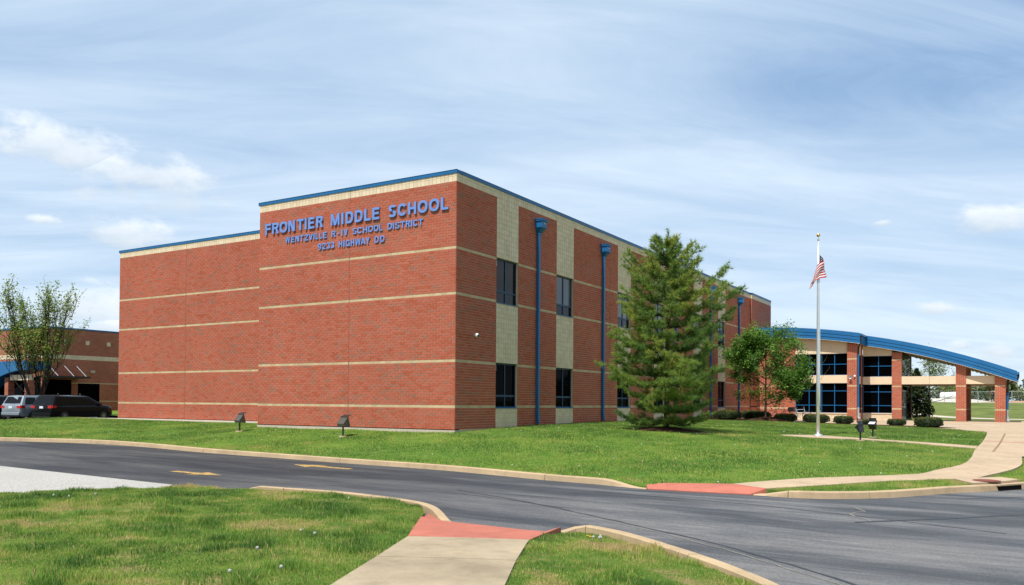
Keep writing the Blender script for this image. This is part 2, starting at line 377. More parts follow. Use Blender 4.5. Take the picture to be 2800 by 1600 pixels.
def TZ(x, y):
    x = np.asarray(x, float); y = np.asarray(y, float)
    return np.hypot(x[..., None]-CT[:, 0], y[..., None]-CT[:, 1])@_W[:_n] + _W[_n] + _W[_n+1]*x + _W[_n+2]*y
def T(x, y): return float(TZ(x, y))
def RZ(x, y): return -.84 - .004*max(-20., min(20., x))

# ------------------------------------------------------------------ outlines on the ground (metres)
FAR_KERB = [[-33.0, -10.8], [-25.0, -8.6], [-19.238, -6.486], [-14.88, -5.108], [-11.071, -5.234], [-6.657, -5.986], [-2.36, -6.331], [0.365, -6.533], [4.462, -6.765], [8.043, -7.485], [9.708, -7.674], [10.889, -7.985]]
RIGHT_KERB = [[13.166, -7.654], [14.118, -7.666], [14.871, -7.28], [15.613, -6.554], [16.202, -5.571], [16.822, -4.43], [17.45, -3.55], [18.0, -2.6], [18.7, -.9], [19.6, 2.5]]
NEAR_KERB_L = [[4.258, -13.592], [4.581, -13.346], [5.324, -13.272], [6.617, -13.128], [8.313, -13.349], [9.188, -13.651], [10.402, -14.627], [10.805, -14.769], [11.385, -14.763], [12.05, -14.739]]
NEAR_KERB_R = [[12.06, -14.739], [12.285, -14.50], [12.45, -14.30], [12.68, -14.28], [13.322, -14.567], [14.047, -15.061], [14.78, -15.645], [15.421, -16.206], [15.965, -16.771], [17.2, -18.3], [18.4, -20.5]]
LAWN_NEAR_EDGE = [[-9.0, -24.5], [1.3, -16.858], [1.656, -15.89], [2.688, -14.449], [3.269, -13.809], [4.15, -13.40]]
WALK_UP = [[12.558, -6.95], [13.068, -5.917], [13.931, -4.676], [14.709, -3.926], [15.895, -2.6], [16.143, -1.51], [16.621, .151], [16.76, 1.549], [16.785, 3.622]]
WALK_LOW = [[13.43, -7.45], [14.239, -6.237], [15.076, -4.921], [16.008, -3.817], [16.792, -2.997], [17.09, -2.641], [17.377, -1.672], [17.792, -.344], [18.014, .908], [18.087, 1.931], [18.084, 5.202]]
PLAZA_EDGE = [[16.785, 3.622], [16.725, 7.21], [16.799, 12.431], [16.723, 20.07], [16.491, 22.128], [14.326, 26.6], [12.216, 28.6], [9.708, 28.9], [6.6, 29.0], [4.6, 29.7], [2.9, 31.6], [1.9, 34.0], [0.2, 36.2]]

def resample(P, step, smooth=True):
    P = [np.array(p, float) for p in P]
    out = []
    for i in range(len(P)-1):
        p0, p1, p2, p3 = P[max(i-1, 0)], P[i], P[i+1], P[min(i+2, len(P)-1)]
        n = max(1, int(np.linalg.norm(p2-p1)/step))
        for k in range(n):
            t = k/n
            if smooth:
                m1 = (p2-p0)*.5*min(1, np.linalg.norm(p2-p1)/max(1e-6, np.linalg.norm(p2-p0)*.5)); m2 = (p3-p1)*.5*min(1, np.linalg.norm(p2-p1)/max(1e-6, np.linalg.norm(p3-p1)*.5))
                out.append((2*t**3-3*t*t+1)*p1+(t**3-2*t*t+t)*m1+(-2*t**3+3*t*t)*p2+(t**3-t*t)*m2)
            else: out.append(p1+(p2-p1)*t)
    out.append(P[-1]); return np.array(out)
def offset(P, d):
    t = np.gradient(P, axis=0); t /= np.linalg.norm(t, axis=1)[:, None]+1e-9
    return P + d*np.c_[-t[:, 1], t[:, 0]]
def inpoly(x, y, poly):
    poly = np.asarray(poly); ins = np.zeros(len(x), bool); j = len(poly)-1
    for i in range(len(poly)):
        xi, yi = poly[i]; xj, yj = poly[j]
        with np.errstate(divide='ignore', invalid='ignore'):
            c = ((yi > y) != (yj > y)) & (x < (xj-xi)*(y-yi)/(yj-yi+1e-12)+xi)
        ins ^= c; j = i
    return ins
def fill(poly, step, zf, holes=()):
    """triangulate a polygon with an inner grid of points, heights from zf"""
    poly = [tuple(map(float, p)) for p in poly]
    xs = [p[0] for p in poly]; ys = [p[1] for p in poly]
    gx, gy = np.meshgrid(np.arange(min(xs)+step*.5, max(xs), step), np.arange(min(ys)+step*.5, max(ys), step))
    gx = gx.ravel() + rng.uniform(-.2, .2, gx.size)*step; gy = gy.ravel() + rng.uniform(-.2, .2, gy.size)*step
    k = inpoly(gx, gy, poly)
    pts = [Vector(p) for p in poly] + [Vector((a, b)) for a, b in zip(gx[k], gy[k])]
    ed = [(i, (i+1) % len(poly)) for i in range(len(poly))]
    r = geometry.delaunay_2d_cdt(pts, ed, [], 1, 1e-5)
    V = [(p.x, p.y, zf(p.x, p.y)) for p in r[0]]
    return V, [tuple(f) for f in r[2]]
def sheet(name, poly, step, zf, mat, kind='structure', parent=None, smooth=True, skirt=0.0):
    V, Fc = fill(poly, step, zf)
    if skirt:
        n0 = len(V); k = len(poly); q = [V[i] for i in range(k)]
        V = V+[(x, y, z-skirt) for x, y, z in q]; Fc = Fc+[(i, (i+1) % k, n0+(i+1) % k, n0+i) for i in range(k)]
    me = bpy.data.meshes.new(name); me.from_pydata(V, [], Fc); me.materials.append(mat)
    me.polygons.foreach_set('use_smooth', np.full(len(Fc), smooth)); me.update()
    o = link(bpy.data.objects.new(name, me), parent)
    if kind: o['kind'] = kind
    return o

# ------------------------------------------------------------------ the setting: ground, road, car park
b = MB(); n = 64
ringr = [0, 60, 140, 400, 1200, 4200]
for r in ringr[1:]:
    for k in range(n): b.v.append((r*math.cos(2*math.pi*k/n), r*math.sin(2*math.pi*k/n), -1.35 if r < 1000 else -2.5))
b.v.append((0, 0, -1.35)); ctr = len(b.v)-1
for k in range(n): b.f.append((ctr, k, (k+1) % n))
for i in range(len(ringr)-2):
    for k in range(n): b.f.append((i*n+k, (i+1)*n+k, (i+1)*n+(k+1) % n, i*n+(k+1) % n))
b.t = [0]*len(b.f); b.m = [0]*len(b.f)
tag(b.build('ground', MAT['lawn']), kind='structure')

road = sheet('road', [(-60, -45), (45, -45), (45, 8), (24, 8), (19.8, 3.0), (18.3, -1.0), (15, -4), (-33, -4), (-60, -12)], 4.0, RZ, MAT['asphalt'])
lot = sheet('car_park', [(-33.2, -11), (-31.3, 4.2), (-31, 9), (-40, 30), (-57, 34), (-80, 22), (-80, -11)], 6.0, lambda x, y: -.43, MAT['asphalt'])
pav = sheet('pale_pavement', [(-40, -11.5), (-5.903, -13.22), (2.009, -13.566), (2.85, -14.6), (1.6, -17.2), (-12, -26.5), (-40, -26)], 2.0, lambda x, y: RZ(x, y)+.006, MAT['aggregate'])
# worn yellow arrows
def arrow(tip, back, w, sw, hl):
    tip, back = np.array(tip, float), np.array(back, float); d = tip-back; L = np.linalg.norm(d); d /= L; nn = np.array((-d[1], d[0]))
    P = [tip, tip-d*hl+nn*w, tip-d*hl*.92+nn*sw, back+nn*sw, back-nn*sw, tip-d*hl*.92-nn*sw, tip-d*hl-nn*w]
    V = [(p[0], p[1], RZ(p[0], p[1])+.005) for p in P]
    m = MB(); m.add([V[0], V[1], V[2], V[5], V[6]], [(0, 1, 2, 3, 4)]); m.add([V[2], V[3], V[4], V[5]], [(0, 1, 2, 3)])
    o = m.build('arrow_marking', MAT['yellow_paint'], road)
arrow((-.25, -7.83), (2.15, -8.03), .42, .13, 1.05)
arrow((1.0, -11.42), (-.95, -11.40), .36, .12, 1.0)
# cracks and sealed seams in the asphalt
def strip(name, pts, w, mat, parent, dz=.004, jit=0.0, zf=RZ, step=.25):
    P = resample(pts, step)
    if jit: P = P + np.cumsum(rng.normal(0, jit, P.shape), axis=0)*.3 + rng.normal(0, jit, P.shape)
    ww = w*(.6+.8*rng.random(len(P))) if jit else np.full(len(P), w)
    t = np.gradient(P, axis=0); t /= np.linalg.norm(t, axis=1)[:, None]+1e-9; nn = np.c_[-t[:, 1], t[:, 0]]
    A_ = P+nn*ww[:, None]/2; B_ = P-nn*ww[:, None]/2
    m = MB(); V = [(p[0], p[1], zf(p[0], p[1])+dz) for p in A_]+[(p[0], p[1], zf(p[0], p[1])+dz) for p in B_]; k = len(P)
    m.add(V, [(i, k+i, k+i+1, i+1) for i in range(k-1)])
    return m.build(name, mat, parent)
strip('crack', [(7.6, -10.6), (10.2, -11.7), (12.4, -12.9), (14.6, -14.2), (16.4, -15.7), (18.4, -17.6)], .045, MAT['crack_dark'], road, jit=.012)
strip('crack', [(11.2, -12.45), (13.2, -13.45), (15.3, -14.9), (17.2, -16.6)], .022, MAT['crack_light'], road, .006, jit=.016)
strip('crack', [(10.2, -9.1), (13.5, -9.3), (15.8, -9.9), (17.8, -10.6)], .035, MAT['crack_dark'], road, jit=.01)
strip('crack', [(15.3, -8.5), (15.6, -9.1), (15.45, -9.7), (15.9, -10.4)], .03, MAT['crack_light'], road, .006, jit=.02)
strip('crack', [(15.7, -10.7), (17.0, -9.2), (18.3, -7.6), (19.6, -6.4)], .09, MAT['crack_dark'], road, jit=.006)
strip('crack', [(2.6, -12.2), (5.4, -11.4), (8.2, -11.2), (10.9, -11.9)], .02, MAT['crack_dark'], road, jit=.014)
strip('crack', [(-15, -9.3), (-8, -8.6), (-2, -8.8), (3, -9.6)], .025, MAT['crack_dark'], road, jit=.012)
strip('crack', [(16.9, -5.8), (17.7, -4.9), (18.6, -4.0), (20, -3.1)], .05, MAT['crack_dark'], road, jit=.008)

# ------------------------------------------------------------------ kerbs, each run cut at its joints
def kerb(path, side, topf, cuts, label_root, width=.16, gap=.014):
    root = empty('kerb'); tag(root, kind='structure')
    P = resample(path, .16); s = np.r_[0, np.cumsum(np.linalg.norm(np.diff(P, axis=0), axis=1))]
    Lt = s[-1]
    marks = [0.0] + [c for c in cuts if 0 < c < Lt] + [Lt]
    t = np.gradient(P, axis=0); t /= np.linalg.norm(t, axis=1)[:, None]; nn = side*np.c_[-t[:, 1], t[:, 0]]
    at = lambda a: (np.array([np.interp(a, s, P[:, 0]), np.interp(a, s, P[:, 1])]), np.array([np.interp(a, s, nn[:, 0]), np.interp(a, s, nn[:, 1])]))
    for a, c in zip(marks[:-1], marks[1:]):
        a2, c2 = a+gap/2, c-gap/2; k = max(2, int((c2-a2)/.2)+1); m = MB(); V = []
        for q in np.linspace(a2, c2, k):
            p, nv = at(q); zb = RZ(*p); zt = zb+topf(q, Lt); wob = .004*math.sin(q*3.1)+.003*math.sin(q*7.7)
            for off, z in ((-.004, zb-.12), (wob, zb), (.022+wob, zt-.022), (.045+wob, zt-.003), (width-.02, zt+.001), (width, zt-.015), (width+.01, zb-.12)):
                V.append((p[0]+nv[0]*off, p[1]+nv[1]*off, z))
        Fc = []
        for i in range(k-1):
            for j in range(6): Fc.append((i*7+j, (i+1)*7+j, (i+1)*7+j+1, i*7+j+1))
        Fc.append(tuple(range(7))); Fc.append(tuple(reversed(range((k-1)*7, k*7))))
        if side < 0: Fc = [tuple(reversed(f)) for f in Fc]
        m.add(V, Fc); m.build('kerb_segment', MAT['kerb'], root)
    return root
KH = .145
def ramp_end(q, L): return KH if q < L-1.3 else .018+(KH-.018)*(.5+.5*math.cos(math.pi*min(1, (q-(L-1.3))/1.15)))
def ramp_start(q, L): return KH if q > .95 else .018+(KH-.018)*(.5-.5*math.cos(math.pi*min(1, q/.95)))
_s = lambda path, pts: [float(np.r_[0, np.cumsum(np.linalg.norm(np.diff(resample(path, .16), axis=0), axis=1))][np.argmin(np.linalg.norm(resample(path, .16)-np.array(p), axis=1))]) for p in pts]
kerb(FAR_KERB, 1, ramp_end, sorted(_s(FAR_KERB, [(-30, -10), (-25, -8.6), (-18.35, -6.1), (-14.9, -5.12), (-11.08, -5.24), (-6.66, -5.99), (.365, -6.53), (8.04, -7.485)])), 'far')
kerb(RIGHT_KERB, 1, ramp_start, sorted(_s(RIGHT_KERB, [(13.95, -7.7), (15.35, -6.85), (16.4, -5.2), (17.42, -3.6), (18.0, -2.6)])), 'right')
def near_l(q, L):
    up = min(1, q/.35); e = 1 if q < L-2.6 else .5+.5*math.cos(math.pi*min(1, (q-(L-2.6))/1.15))
    return .02 + (.11*e+.005)*up
def near_r(q, L): return .022+.115*(.5-.5*math.cos(math.pi*min(1, q/.75)))
kerb(NEAR_KERB_L, -1, near_l, [1.15, 3.5, 6.6], 'near', .17)
kerb(NEAR_KERB_R, -1, near_r, [.75, 3.3, 6.2], 'near', .19)

# ------------------------------------------------------------------ red ramps and concrete walks
def red_z(road_pts):
    rp = np.array(road_pts)
    def z(x, y):
        d = np.min(np.hypot(rp[:, 0]-x, rp[:, 1]-y)); k = min(1, d/.30); k = k*k*(3-2*k)
        return (RZ(x, y)+.02)*(1-k) + (T(x, y)+.018)*k
    return z
_re = resample([(10.95, -7.98), (12.1, -7.86), (13.15, -7.66)], .1)
sheet('red_kerb_ramp', list(map(tuple, _re)) + [(13.42, -7.45), (12.56, -6.95), (11.6, -7.45), (10.86, -7.83)], .22, red_z(_re), MAT['red_ramp'], smooth=False, skirt=.25)
_rn = offset(resample(NEAR_KERB_L[5:], .1), -.16)
_rn = _rn[6:]
RED_NEAR = list(map(tuple, _rn)) + [(12.36, -14.72), (12.791, -16.361), (11.47, -17.125), (9.80, -14.62)]
def red_near_z(x, y):
    d = np.min(np.hypot(_rn[:, 0]-x, _rn[:, 1]-y)); k = min(1, d/.6); k = k*k*(3-2*k)
    base = (RZ(x, y)+.03)*(1-k) + (T(x, y)+.022)*k
    e = np.hypot(x-12.36, y+14.72); return max(base, RZ(x, y)+.13-.3*e) if e < .45 else base
red_n = sheet('red_kerb_ramp', RED_NEAR, .2, red_near_z, MAT['red_ramp'], smooth=False, skirt=.25)
def panels(rootname, A_, B_, cuts, zf, mat, thick=.1, gap=.010, name='paving_slab'):
    root = empty(rootname); tag(root, kind='structure')
    A_ = np.array(A_); B_ = np.array(B_)
    sa = np.r_[0, np.cumsum(np.linalg.norm(np.diff(A_, axis=0), axis=1))]; sa /= sa[-1]
    sb = np.r_[0, np.cumsum(np.linalg.norm(np.diff(B_, axis=0), axis=1))]; sb /= sb[-1]
    ip = lambda s, P, q: np.array([np.interp(q, s, P[:, 0]), np.interp(q, s, P[:, 1])])
    Lm = .5*(np.linalg.norm(np.diff(A_, axis=0), axis=1).sum()+np.linalg.norm(np.diff(B_, axis=0), axis=1).sum())
    for a, c in zip(cuts[:-1], cuts[1:]):
        g = gap/2/Lm; k = max(2, int((c-a)*Lm/.4)+1); w = 5; m = MB(); V = []
        for q in np.linspace(a+g, c-g, k):
            p0, p1 = ip(sa, A_, q), ip(sb, B_, q)
            for j in range(w):
                p = p0+(p1-p0)*j/(w-1); V.append((p[0], p[1], zf(*p)))
        nb = len(V); V += [(x, y, z-thick) for x, y, z in V]; Fc = []
        for i in range(k-1):
            for j in range(w-1): Fc.append((i*w+j, i*w+j+1, (i+1)*w+j+1, (i+1)*w+j))
        edge = [j for j in range(w)] + [i*w+w-1 for i in range(1, k)] + [(k-1)*w+j for j in range(w-2, -1, -1)] + [i*w for i in range(k-2, 0, -1)]
        for i in range(len(edge)):
            e0, e1 = edge[i], edge[(i+1) % len(edge)]; Fc.append((e1, e0, e0+nb, e1+nb))
        m.add(V, Fc); m.build(name, mat, root)
    return root
WN_L = [(11.47, -17.125), (12.145, -18.472), (12.773, -19.813), (14.2, -22.9), (16.2, -27.2)]
WN_R = [(12.791, -16.361), (13.496, -17.87), (14.023, -18.909), (15.6, -22.2), (17.7, -26.5)]
panels('sidewalk', WN_L, WN_R, [0, .143, .29, .44, .59, .74, .88, 1.0], lambda x, y: T(x, y)+.02, MAT['concrete_near'], gap=.016)
# the dark bed under the slabs shows in the joints
WU = resample(WALK_UP, .5); WL = resample(WALK_LOW, .5)
panels('sidewalk', WU, WL, list(np.linspace(0, 1, 9)), lambda x, y: T(x, y)+.02, MAT['concrete'])
PLAZA = [tuple(p) for p in resample(PLAZA_EDGE, 1.0)] + [(.2, 39.5), (.2, 41.5), (7.2, 41.5), (7.2, 44.3), (10.4, 44.3), (10.4, 50), (34, 52), (34, 12), (26, 8), (19.0, 6.0), (18.1, 5.25)]
def plaza_z(x, y):
    z = T(x, y)+.012
    k = min(1, max(0, (y-36)/6)); return z*(1-k)+(-.135)*k
plaza = sheet('plaza', PLAZA, 1.2, plaza_z, MAT['concrete'])
MAT['red_strip'] = plain('red_joint_strip', (.34, .07, .05), .8)
MAT['joint'] = plain('joint_filler', (.20, .125, .07), .9)
strip('expansion_joint', [(16.85, 12.60), (18.2, 12.30), (24, 11.3)], .16, MAT['red_strip'], plaza, .004, zf=plaza_z)
strip('expansion_joint', [(17.28, 6.6), (17.40, 12.0), (17.46, 20.5)], .07, MAT['joint'], plaza, .003, zf=plaza_z)
for y in (9.5, 16.5, 23.5, 30, 36.5): strip('expansion_joint', [(16.9 if y < 22 else 14.6 if y < 29 else 3.2, y), (24, y-.6)], .045, MAT['joint'], plaza, .003, zf=plaza_z)
for x in (4.5, 8.5, 12.5): strip('expansion_joint', [(x, 30.5), (x, 41)], .045, MAT['joint'], plaza, .003, zf=plaza_z)
for i in range(3):
    y = 31.2+i*1.5; strip('painted_line', [(13.2+.25*i, y), (14.6+.25*i, y)], .16, MAT['white'], plaza, .005, zf=plaza_z)
strip('painted_line', [(15.4, 36.2), (17.0, 36.0)], .16, MAT['white'], plaza, .005, zf=plaza_z)
# narrow path to the flagpole
FP_UP = resample([(9.6, 9.6), (10.6, 11.7), (12.1, 11.0), (13.3, 10.35), (15.4, 9.6), (16.75, 8.85)], .4)
FP_LO = resample([(9.9, 9.0), (11.2, 9.3), (12.3, 9.75), (13.3, 9.65), (15.5, 8.45), (16.73, 7.6)], .4)
panels('flagpole_path', FP_UP, FP_LO, [0, .28, .5, .75, 1.0], lambda x, y: T(x, y)+.03, MAT['concrete'], .08)
# drain: rust-red cover on a slab and the throat in the kerb
slab_c = [(16.75, -3.15), (17.12, -3.72), (17.75, -2.95), (17.5, -2.2), (17.16, -2.55)]
panels('drain_slab', [(16.70, -3.12), (17.12, -2.52), (17.62, -2.05)], [(17.10, -3.72), (17.62, -3.0), (18.02, -2.25)], [0, 1], lambda x, y: T(x, y)+.028, MAT['concrete'], .1)
mh = empty('manhole_cover', (17.35, -3.02, T(17.35, -3.02)+.028)); tag(mh, 'rust-red round drain cover set in the pale slab behind the kerb', 'manhole cover')
MAT['rust'] = plain('rusted_iron', (.17, .045, .028), .8, .2, vary=.3, scale=12)
MB().lathe([(.27, 0), (.27, .012), (.262, .016), (.03, .016)], 28).build('cover', MAT['rust'], mh)
MB().lathe([(.31, 0), (.31, .008), (.285, .010), (.28, .006)], 28).build('rim', MAT['rust'], mh)
dr = empty('kerb_inlet', (17.82, -2.95, RZ(17.8, -2.9))); tag(dr, 'black storm drain opening in the kerb at the far right', 'drain')
tdir = Vector((.5, .86, 0)).normalized(); ndir = Vector((-tdir.y, tdir.x, 0))
MB().obox((-.02, .02, .055), tdir*.42, ndir*.055, Vector((0, 0, .062))).build('throat', MAT['black_gap'], dr)
MB().obox(Vector((-.02, .02, .13))+ndir*.0, tdir*.46, ndir*.075, Vector((0, 0, .016))).build('lintel', MAT['kerb'], dr)

# ------------------------------------------------------------------ lawns
FK = offset(resample(FAR_KERB, .5), .15)
LAWN = [tuple(p) for p in FK] + [(11.6, -7.45), (12.56, -6.95)] + [tuple(p) for p in resample(WALK_UP, .6)[1:]] + [tuple(p) for p in resample(PLAZA_EDGE, 1.0)[1:]] + \
       [(.01, 36.2), (.01, 20), (.01, 8), (.01, .02), (-5, .02), (-10.63, .02), (-10.63, 3.5), (-20, 3.5), (-31.2, 3.5), (-32.2, 0), (-33.3, -5)]
def lawn_z(x, y):
    d = math.hypot(x-10.95, y+7.85); return min(T(x, y) + .012*math.sin(x*1.3+.4*y)*math.sin(y*1.1), RZ(x, y)+.035+max(0, d-.12)*.10)
lawn_main = sheet('lawn', LAWN, .85, lawn_z, MAT['lawn'], smooth=False, skirt=.25)
NK = offset(resample(NEAR_KERB_L, .25), -.16); NKR = offset(resample(NEAR_KERB_R, .3), -.17)
LAWN_L = [tuple(p) for p in resample(LAWN_NEAR_EDGE, .8)] + [tuple(p) for p in NK[2:-11]] + [(9.80, -14.62), (11.46, -17.13)] + [(12.14, -18.475), (12.768, -19.815), (14.19, -22.9), (16.0, -27.0), (2, -30), (-9, -27)]
def near_z(x, y):
    e = np.array(LAWN_NEAR_EDGE); d = np.min(np.hypot(RES_E[:, 0]-x, RES_E[:, 1]-y)); k = min(1, d/.5)
    q = np.min(np.hypot(NK[:, 0]-x, NK[:, 1]-y))
    return (RZ(x, y)+.012)*(1-k)+T(x, y)*k-.055*max(0, 1-q/.7)
RES_E = resample(LAWN_NEAR_EDGE, .3)
lawn_left = sheet('lawn', LAWN_L, .45, near_z, MAT['lawn_near'], smooth=False, skirt=.2)
LAWN_R = [(12.80, -16.37), (12.40, -14.80)] + [tuple(p) for p in NKR[2:]] + [(20, -24), (19, -29), (17.72, -26.5), (15.61, -22.2), (14.03, -18.91), (13.50, -17.87)]
def right_z(x, y):
    d = np.min(np.hypot(NKR[:, 0]-x, NKR[:, 1]-y)); return T(x, y)-.085*max(0, 1-d/.9)
lawn_right = sheet('lawn', LAWN_R, .35, right_z, MAT['lawn_near'], smooth=False, skirt=.2)
RK = offset(resample(RIGHT_KERB, .3), .15)
ISLAND = [tuple(p) for p in RK[2:] if p[0] < 17.0] + [(17.08, -3.74), (16.70, -3.14)] + [tuple(p) for p in reversed(WL) if p[1] < -3.2]
island = sheet('lawn', ISLAND, .4, T, MAT['lawn'], smooth=False, skirt=.2)
VERGE = [tuple(p) for p in RK if p[0] > 18.0] + [(19.45, 5.9), (18.12, 5.2)] + [tuple(p) for p in reversed(WL) if p[1] > -2.0] + [(17.64, -2.04)]
verge = sheet('lawn', VERGE, .45, lambda x, y: T(x, y)-.03, MAT['lawn'], smooth=False, skirt=.2)
# pale apron along the recessed wing
b = MB(); b.box(-31.2, -10.66, 3.5, 4.04, -.35, -.06); tag(b.build('apron', MAT['concrete_pale']), kind='structure')
# grass bank, path and far ground behind the entrance
def bank_z(x, y): k = min(1, max(0, (y-78)/75)); k = k*k*(3-2*k); return -.32+1.95*k + .08*math.sin(x*.21+y*.13)
sheet('grass_bank', [(-60, 48.5), (70, 48.5), (110, 300), (-90, 300)], 7.0, bank_z, MAT['meadow'])
strip('footpath', [(40, 60), (24, 66), (15, 74), (6, 93), (-2, 112)], 2.2, MAT['concrete_pale'], None, .02, zf=bank_z, step=2.0)['kind'] = 'structure'
# ------------------------------------------------------------------ masonry
CO = .1016                     # one brick course
TW = .1883                     # one square facing tile
BL = .28245                    # one brick with its joint
JT = .014
BANDS = (8, 25, 50, 67)        # tan courses
ZB, ZT = 92*CO, 96*CO          # tile frieze
class Wall:
    """a wall plane: point = o + u*U + z*Z + out*Nn"""
    def __init__(s, o, U, Nn): s.o = Vector(o); s.U = Vector(U); s.N = Vector(Nn)
    def p(s, u, z, out): return s.o + s.U*u + Vector((0, 0, z)) + s.N*out
    def piece(s, mb, u0, u1, z0, z1, out0, out1, tint, mi=0):
        P = [s.p(u, z, o) for o in (out0, out1) for u, z in ((u0, z0), (u1, z0), (u1, z1), (u0, z1))]
        Fc = [(4, 5, 6, 7), (0, 1, 5, 4), (1, 2, 6, 5), (2, 3, 7, 6), (3, 0, 4, 7)]
        if s.U.cross(Vector((0, 0, 1))).dot(s.N) < 0: Fc = [tuple(reversed(f)) for f in Fc]
        mb.add(P, Fc, tint, mi)
def bricks_in(u0, u1, z0, z1, bands=BANDS, joints=(), seed=0):
    """bricks and tan band blocks of a rectangle: (kind, u0, u1, z0, z1, tint)"""
    r = random.Random(seed); out = []
    i0, i1 = int(round(z0/CO)), int(round(z1/CO))
    cuts = [u0] + [j for j in joints if u0 < j < u1] + [u1]
    for i in range(i0, i1):
        ph = (0 if i % 2 else .5)*BL
        for a, c in zip(cuts[:-1], cuts[1:]):
            k = math.floor((a-ph)/BL); u = ph+k*BL
            while u < c-1e-6:
                ua, ub = max(u, a), min(u+BL, c); u += BL
                if ub-ua < .025: continue
                t = min(1, max(0, r.gauss(.42, .17))) if r.random() < .87 else r.uniform(.7, 1.0)
                if r.random() < .04: t = r.uniform(0, .1)
                out.append(('band' if i in bands else 'brick', ua, ub, i*CO, (i+1)*CO, t if i not in bands else r.random()))
    return out
def tiles_in(u0, u1, z0, z1, seed=0, h=2*CO):
    r = random.Random(seed); out = []
    n = max(1, round((u1-u0)/TW)); w = (u1-u0)/n; m = max(1, round((z1-z0)/h)); hh = (z1-z0)/m
    for j in range(m):
        for i in range(n): out.append(('tile', u0+i*w, u0+(i+1)*w, z0+j*hh, z0+(j+1)*hh, r.random()))
    return out
OUT = {'brick': .007, 'band': .0, 'tile': .006}
GAPM = {'brick': JT, 'band': .009, 'tile': .010}
def lay(pieces, wall, mb, backing=None):
    for kind, ua, ub, za, zb_, t in pieces:
        g = GAPM[kind]/2
        mi = {'brick': 0, 'band': 1, 'tile': 0}[kind]
        wall.piece(mb, ua+g, ub-g, za+g, zb_-g, -.012, OUT[kind], t, mi)

W, WX0, WY = 10.649, -27.08, 4.053
SIDE_END, JOG = 45.76, 39.87
front = Wall((0, 0, 0), (-1, 0, 0), (0, -1, 0)); side = Wall((0, 0, 0), (0, 1, 0), (1, 0, 0))
wing = Wall((-W, WY, 0), (-1, 0, 0), (0, -1, 0)); back_side = Wall((.13, JOG, 0), (0, 1, 0), (1, 0, 0))
school = empty('school_building', (0, 0, 0)); tag(school, 'large red brick two-storey school block with blue coping and tan bands', 'building')
FJ, WJ = 5.33, 21.03-W
fb = [(front, p) for p in bricks_in(0, W, 0, ZB, joints=(FJ,), seed=1)]
wb = [(wing, p) for p in bricks_in(0, -WX0-W, 0, ZB, joints=(WJ,), seed=2)]
PIL = [(2.824, 4.518), (7.918, 9.612), (14.709, 16.403), (19.82, 21.51), (26.64, 28.33), (31.76, 33.45)]
WIN_Z = ((8*CO, 26*CO), (50*CO, 68*CO))
sb = []; ft = []
u = 0.0
for k, (a, c) in enumerate(PIL + [(JOG, JOG)]):
    sb += [(side, p) for p in bricks_in(u, a, 0, ZB, seed=10+k)]
    if c > a:
        for z0, z1 in ((-.1016*2, 8*CO), (26*CO, 50*CO), (68*CO, ZB)): ft += [(side, p) for p in tiles_in(a, c, z0, z1, seed=30+k)]
    u = c
sb += [(back_side, p) for p in bricks_in(0, SIDE_END-JOG, 0, ZB, seed=20)]
ft += [(front, p) for p in tiles_in(0, W, ZB, ZT, seed=40)] + [(wing, p) for p in tiles_in(0, -WX0-W, ZB, ZT, seed=41)]
ft += [(side, p) for p in tiles_in(0, JOG, ZB, ZT, seed=42)] + [(back_side, p) for p in tiles_in(0, SIDE_END-JOG, ZB, ZT, seed=43)]
jogw = Wall((0, JOG, 0), (1, 0, 0), (0, -1, 0))
sb += [(jogw, p) for p in bricks_in(0, .13, 0, ZB, seed=44)]; ft += [(jogw, p) for p in tiles_in(0, .13, ZB, ZT, seed=45)]
def screen_size(wall, p):
    c = wall.p((p[1]+p[2])/2, (p[3]+p[4])/2, 0); d = c-EYE; vis = max(0, wall.N.dot(-d.normalized()))
    return vis*(p[2]-p[1])*(p[4]-p[3])/d.length_squared
def split_largest(items, n=300):
    s = sorted(range(len(items)), key=lambda i: -screen_size(*items[i])); top = set(s[:n])
    return [items[i] for i in s[:n]], [items[i] for i in range(len(items)) if i not in top]
def place_pieces(items, name, mat, parent, seed):
    """single pieces as objects that share mesh data by size and tint"""
    cache = {}
    for wall, p in items:
        kind, ua, ub, za, zb_, t = p; g = GAPM[kind]/2
        key = (round(ub-ua, 3), round(zb_-za, 3), int(t*7), tuple(wall.N))
        if key not in cache:
            mb = MB(); wl = Wall((0, 0, 0), wall.U, wall.N); w_, h_ = (ub-ua)/2, (zb_-za)/2
            wl.piece(mb, -w_+g, w_-g, -h_+g, h_-g, -.012, OUT[kind], (int(t*7)+.5)/7.5)
            cache[key] = mb.mesh(name, mat)
        o = bpy.data.objects.new(name, cache[key]); o.location = wall.p((ua+ub)/2, (za+zb_)/2, 0); link(o, parent)
allb = fb+wb+sb
only_b = [x for x in allb if x[1][0] == 'brick']; bands_ = [x for x in allb if x[1][0] == 'band']
top_b, rest_b = split_largest(only_b); top_t, rest_t = split_largest(ft)
place_pieces(top_b, 'brick', MAT['brick'], school, 1); place_pieces(top_t, 'tile', MAT['tan_tile'], school, 2)
def mass(items, name, mats, parent):
    mb = MB()
    for wall, p in items: lay([p], wall, mb)
    o = mb.build(name, mats, parent); o['kind'] = 'stuff'; return o
mass(rest_b, 'brickwork', [MAT['brick']], school); mass(rest_t, 'tile_facing', [MAT['tan_tile']], school)
mb = MB()
for wall, p in bands_: lay([p[:5]+(p[5],)], wall, mb)
mb.m = [0]*len(mb.m)
o = mb.build('tan_courses', [MAT['tan_band']], school); o['kind'] = 'stuff'
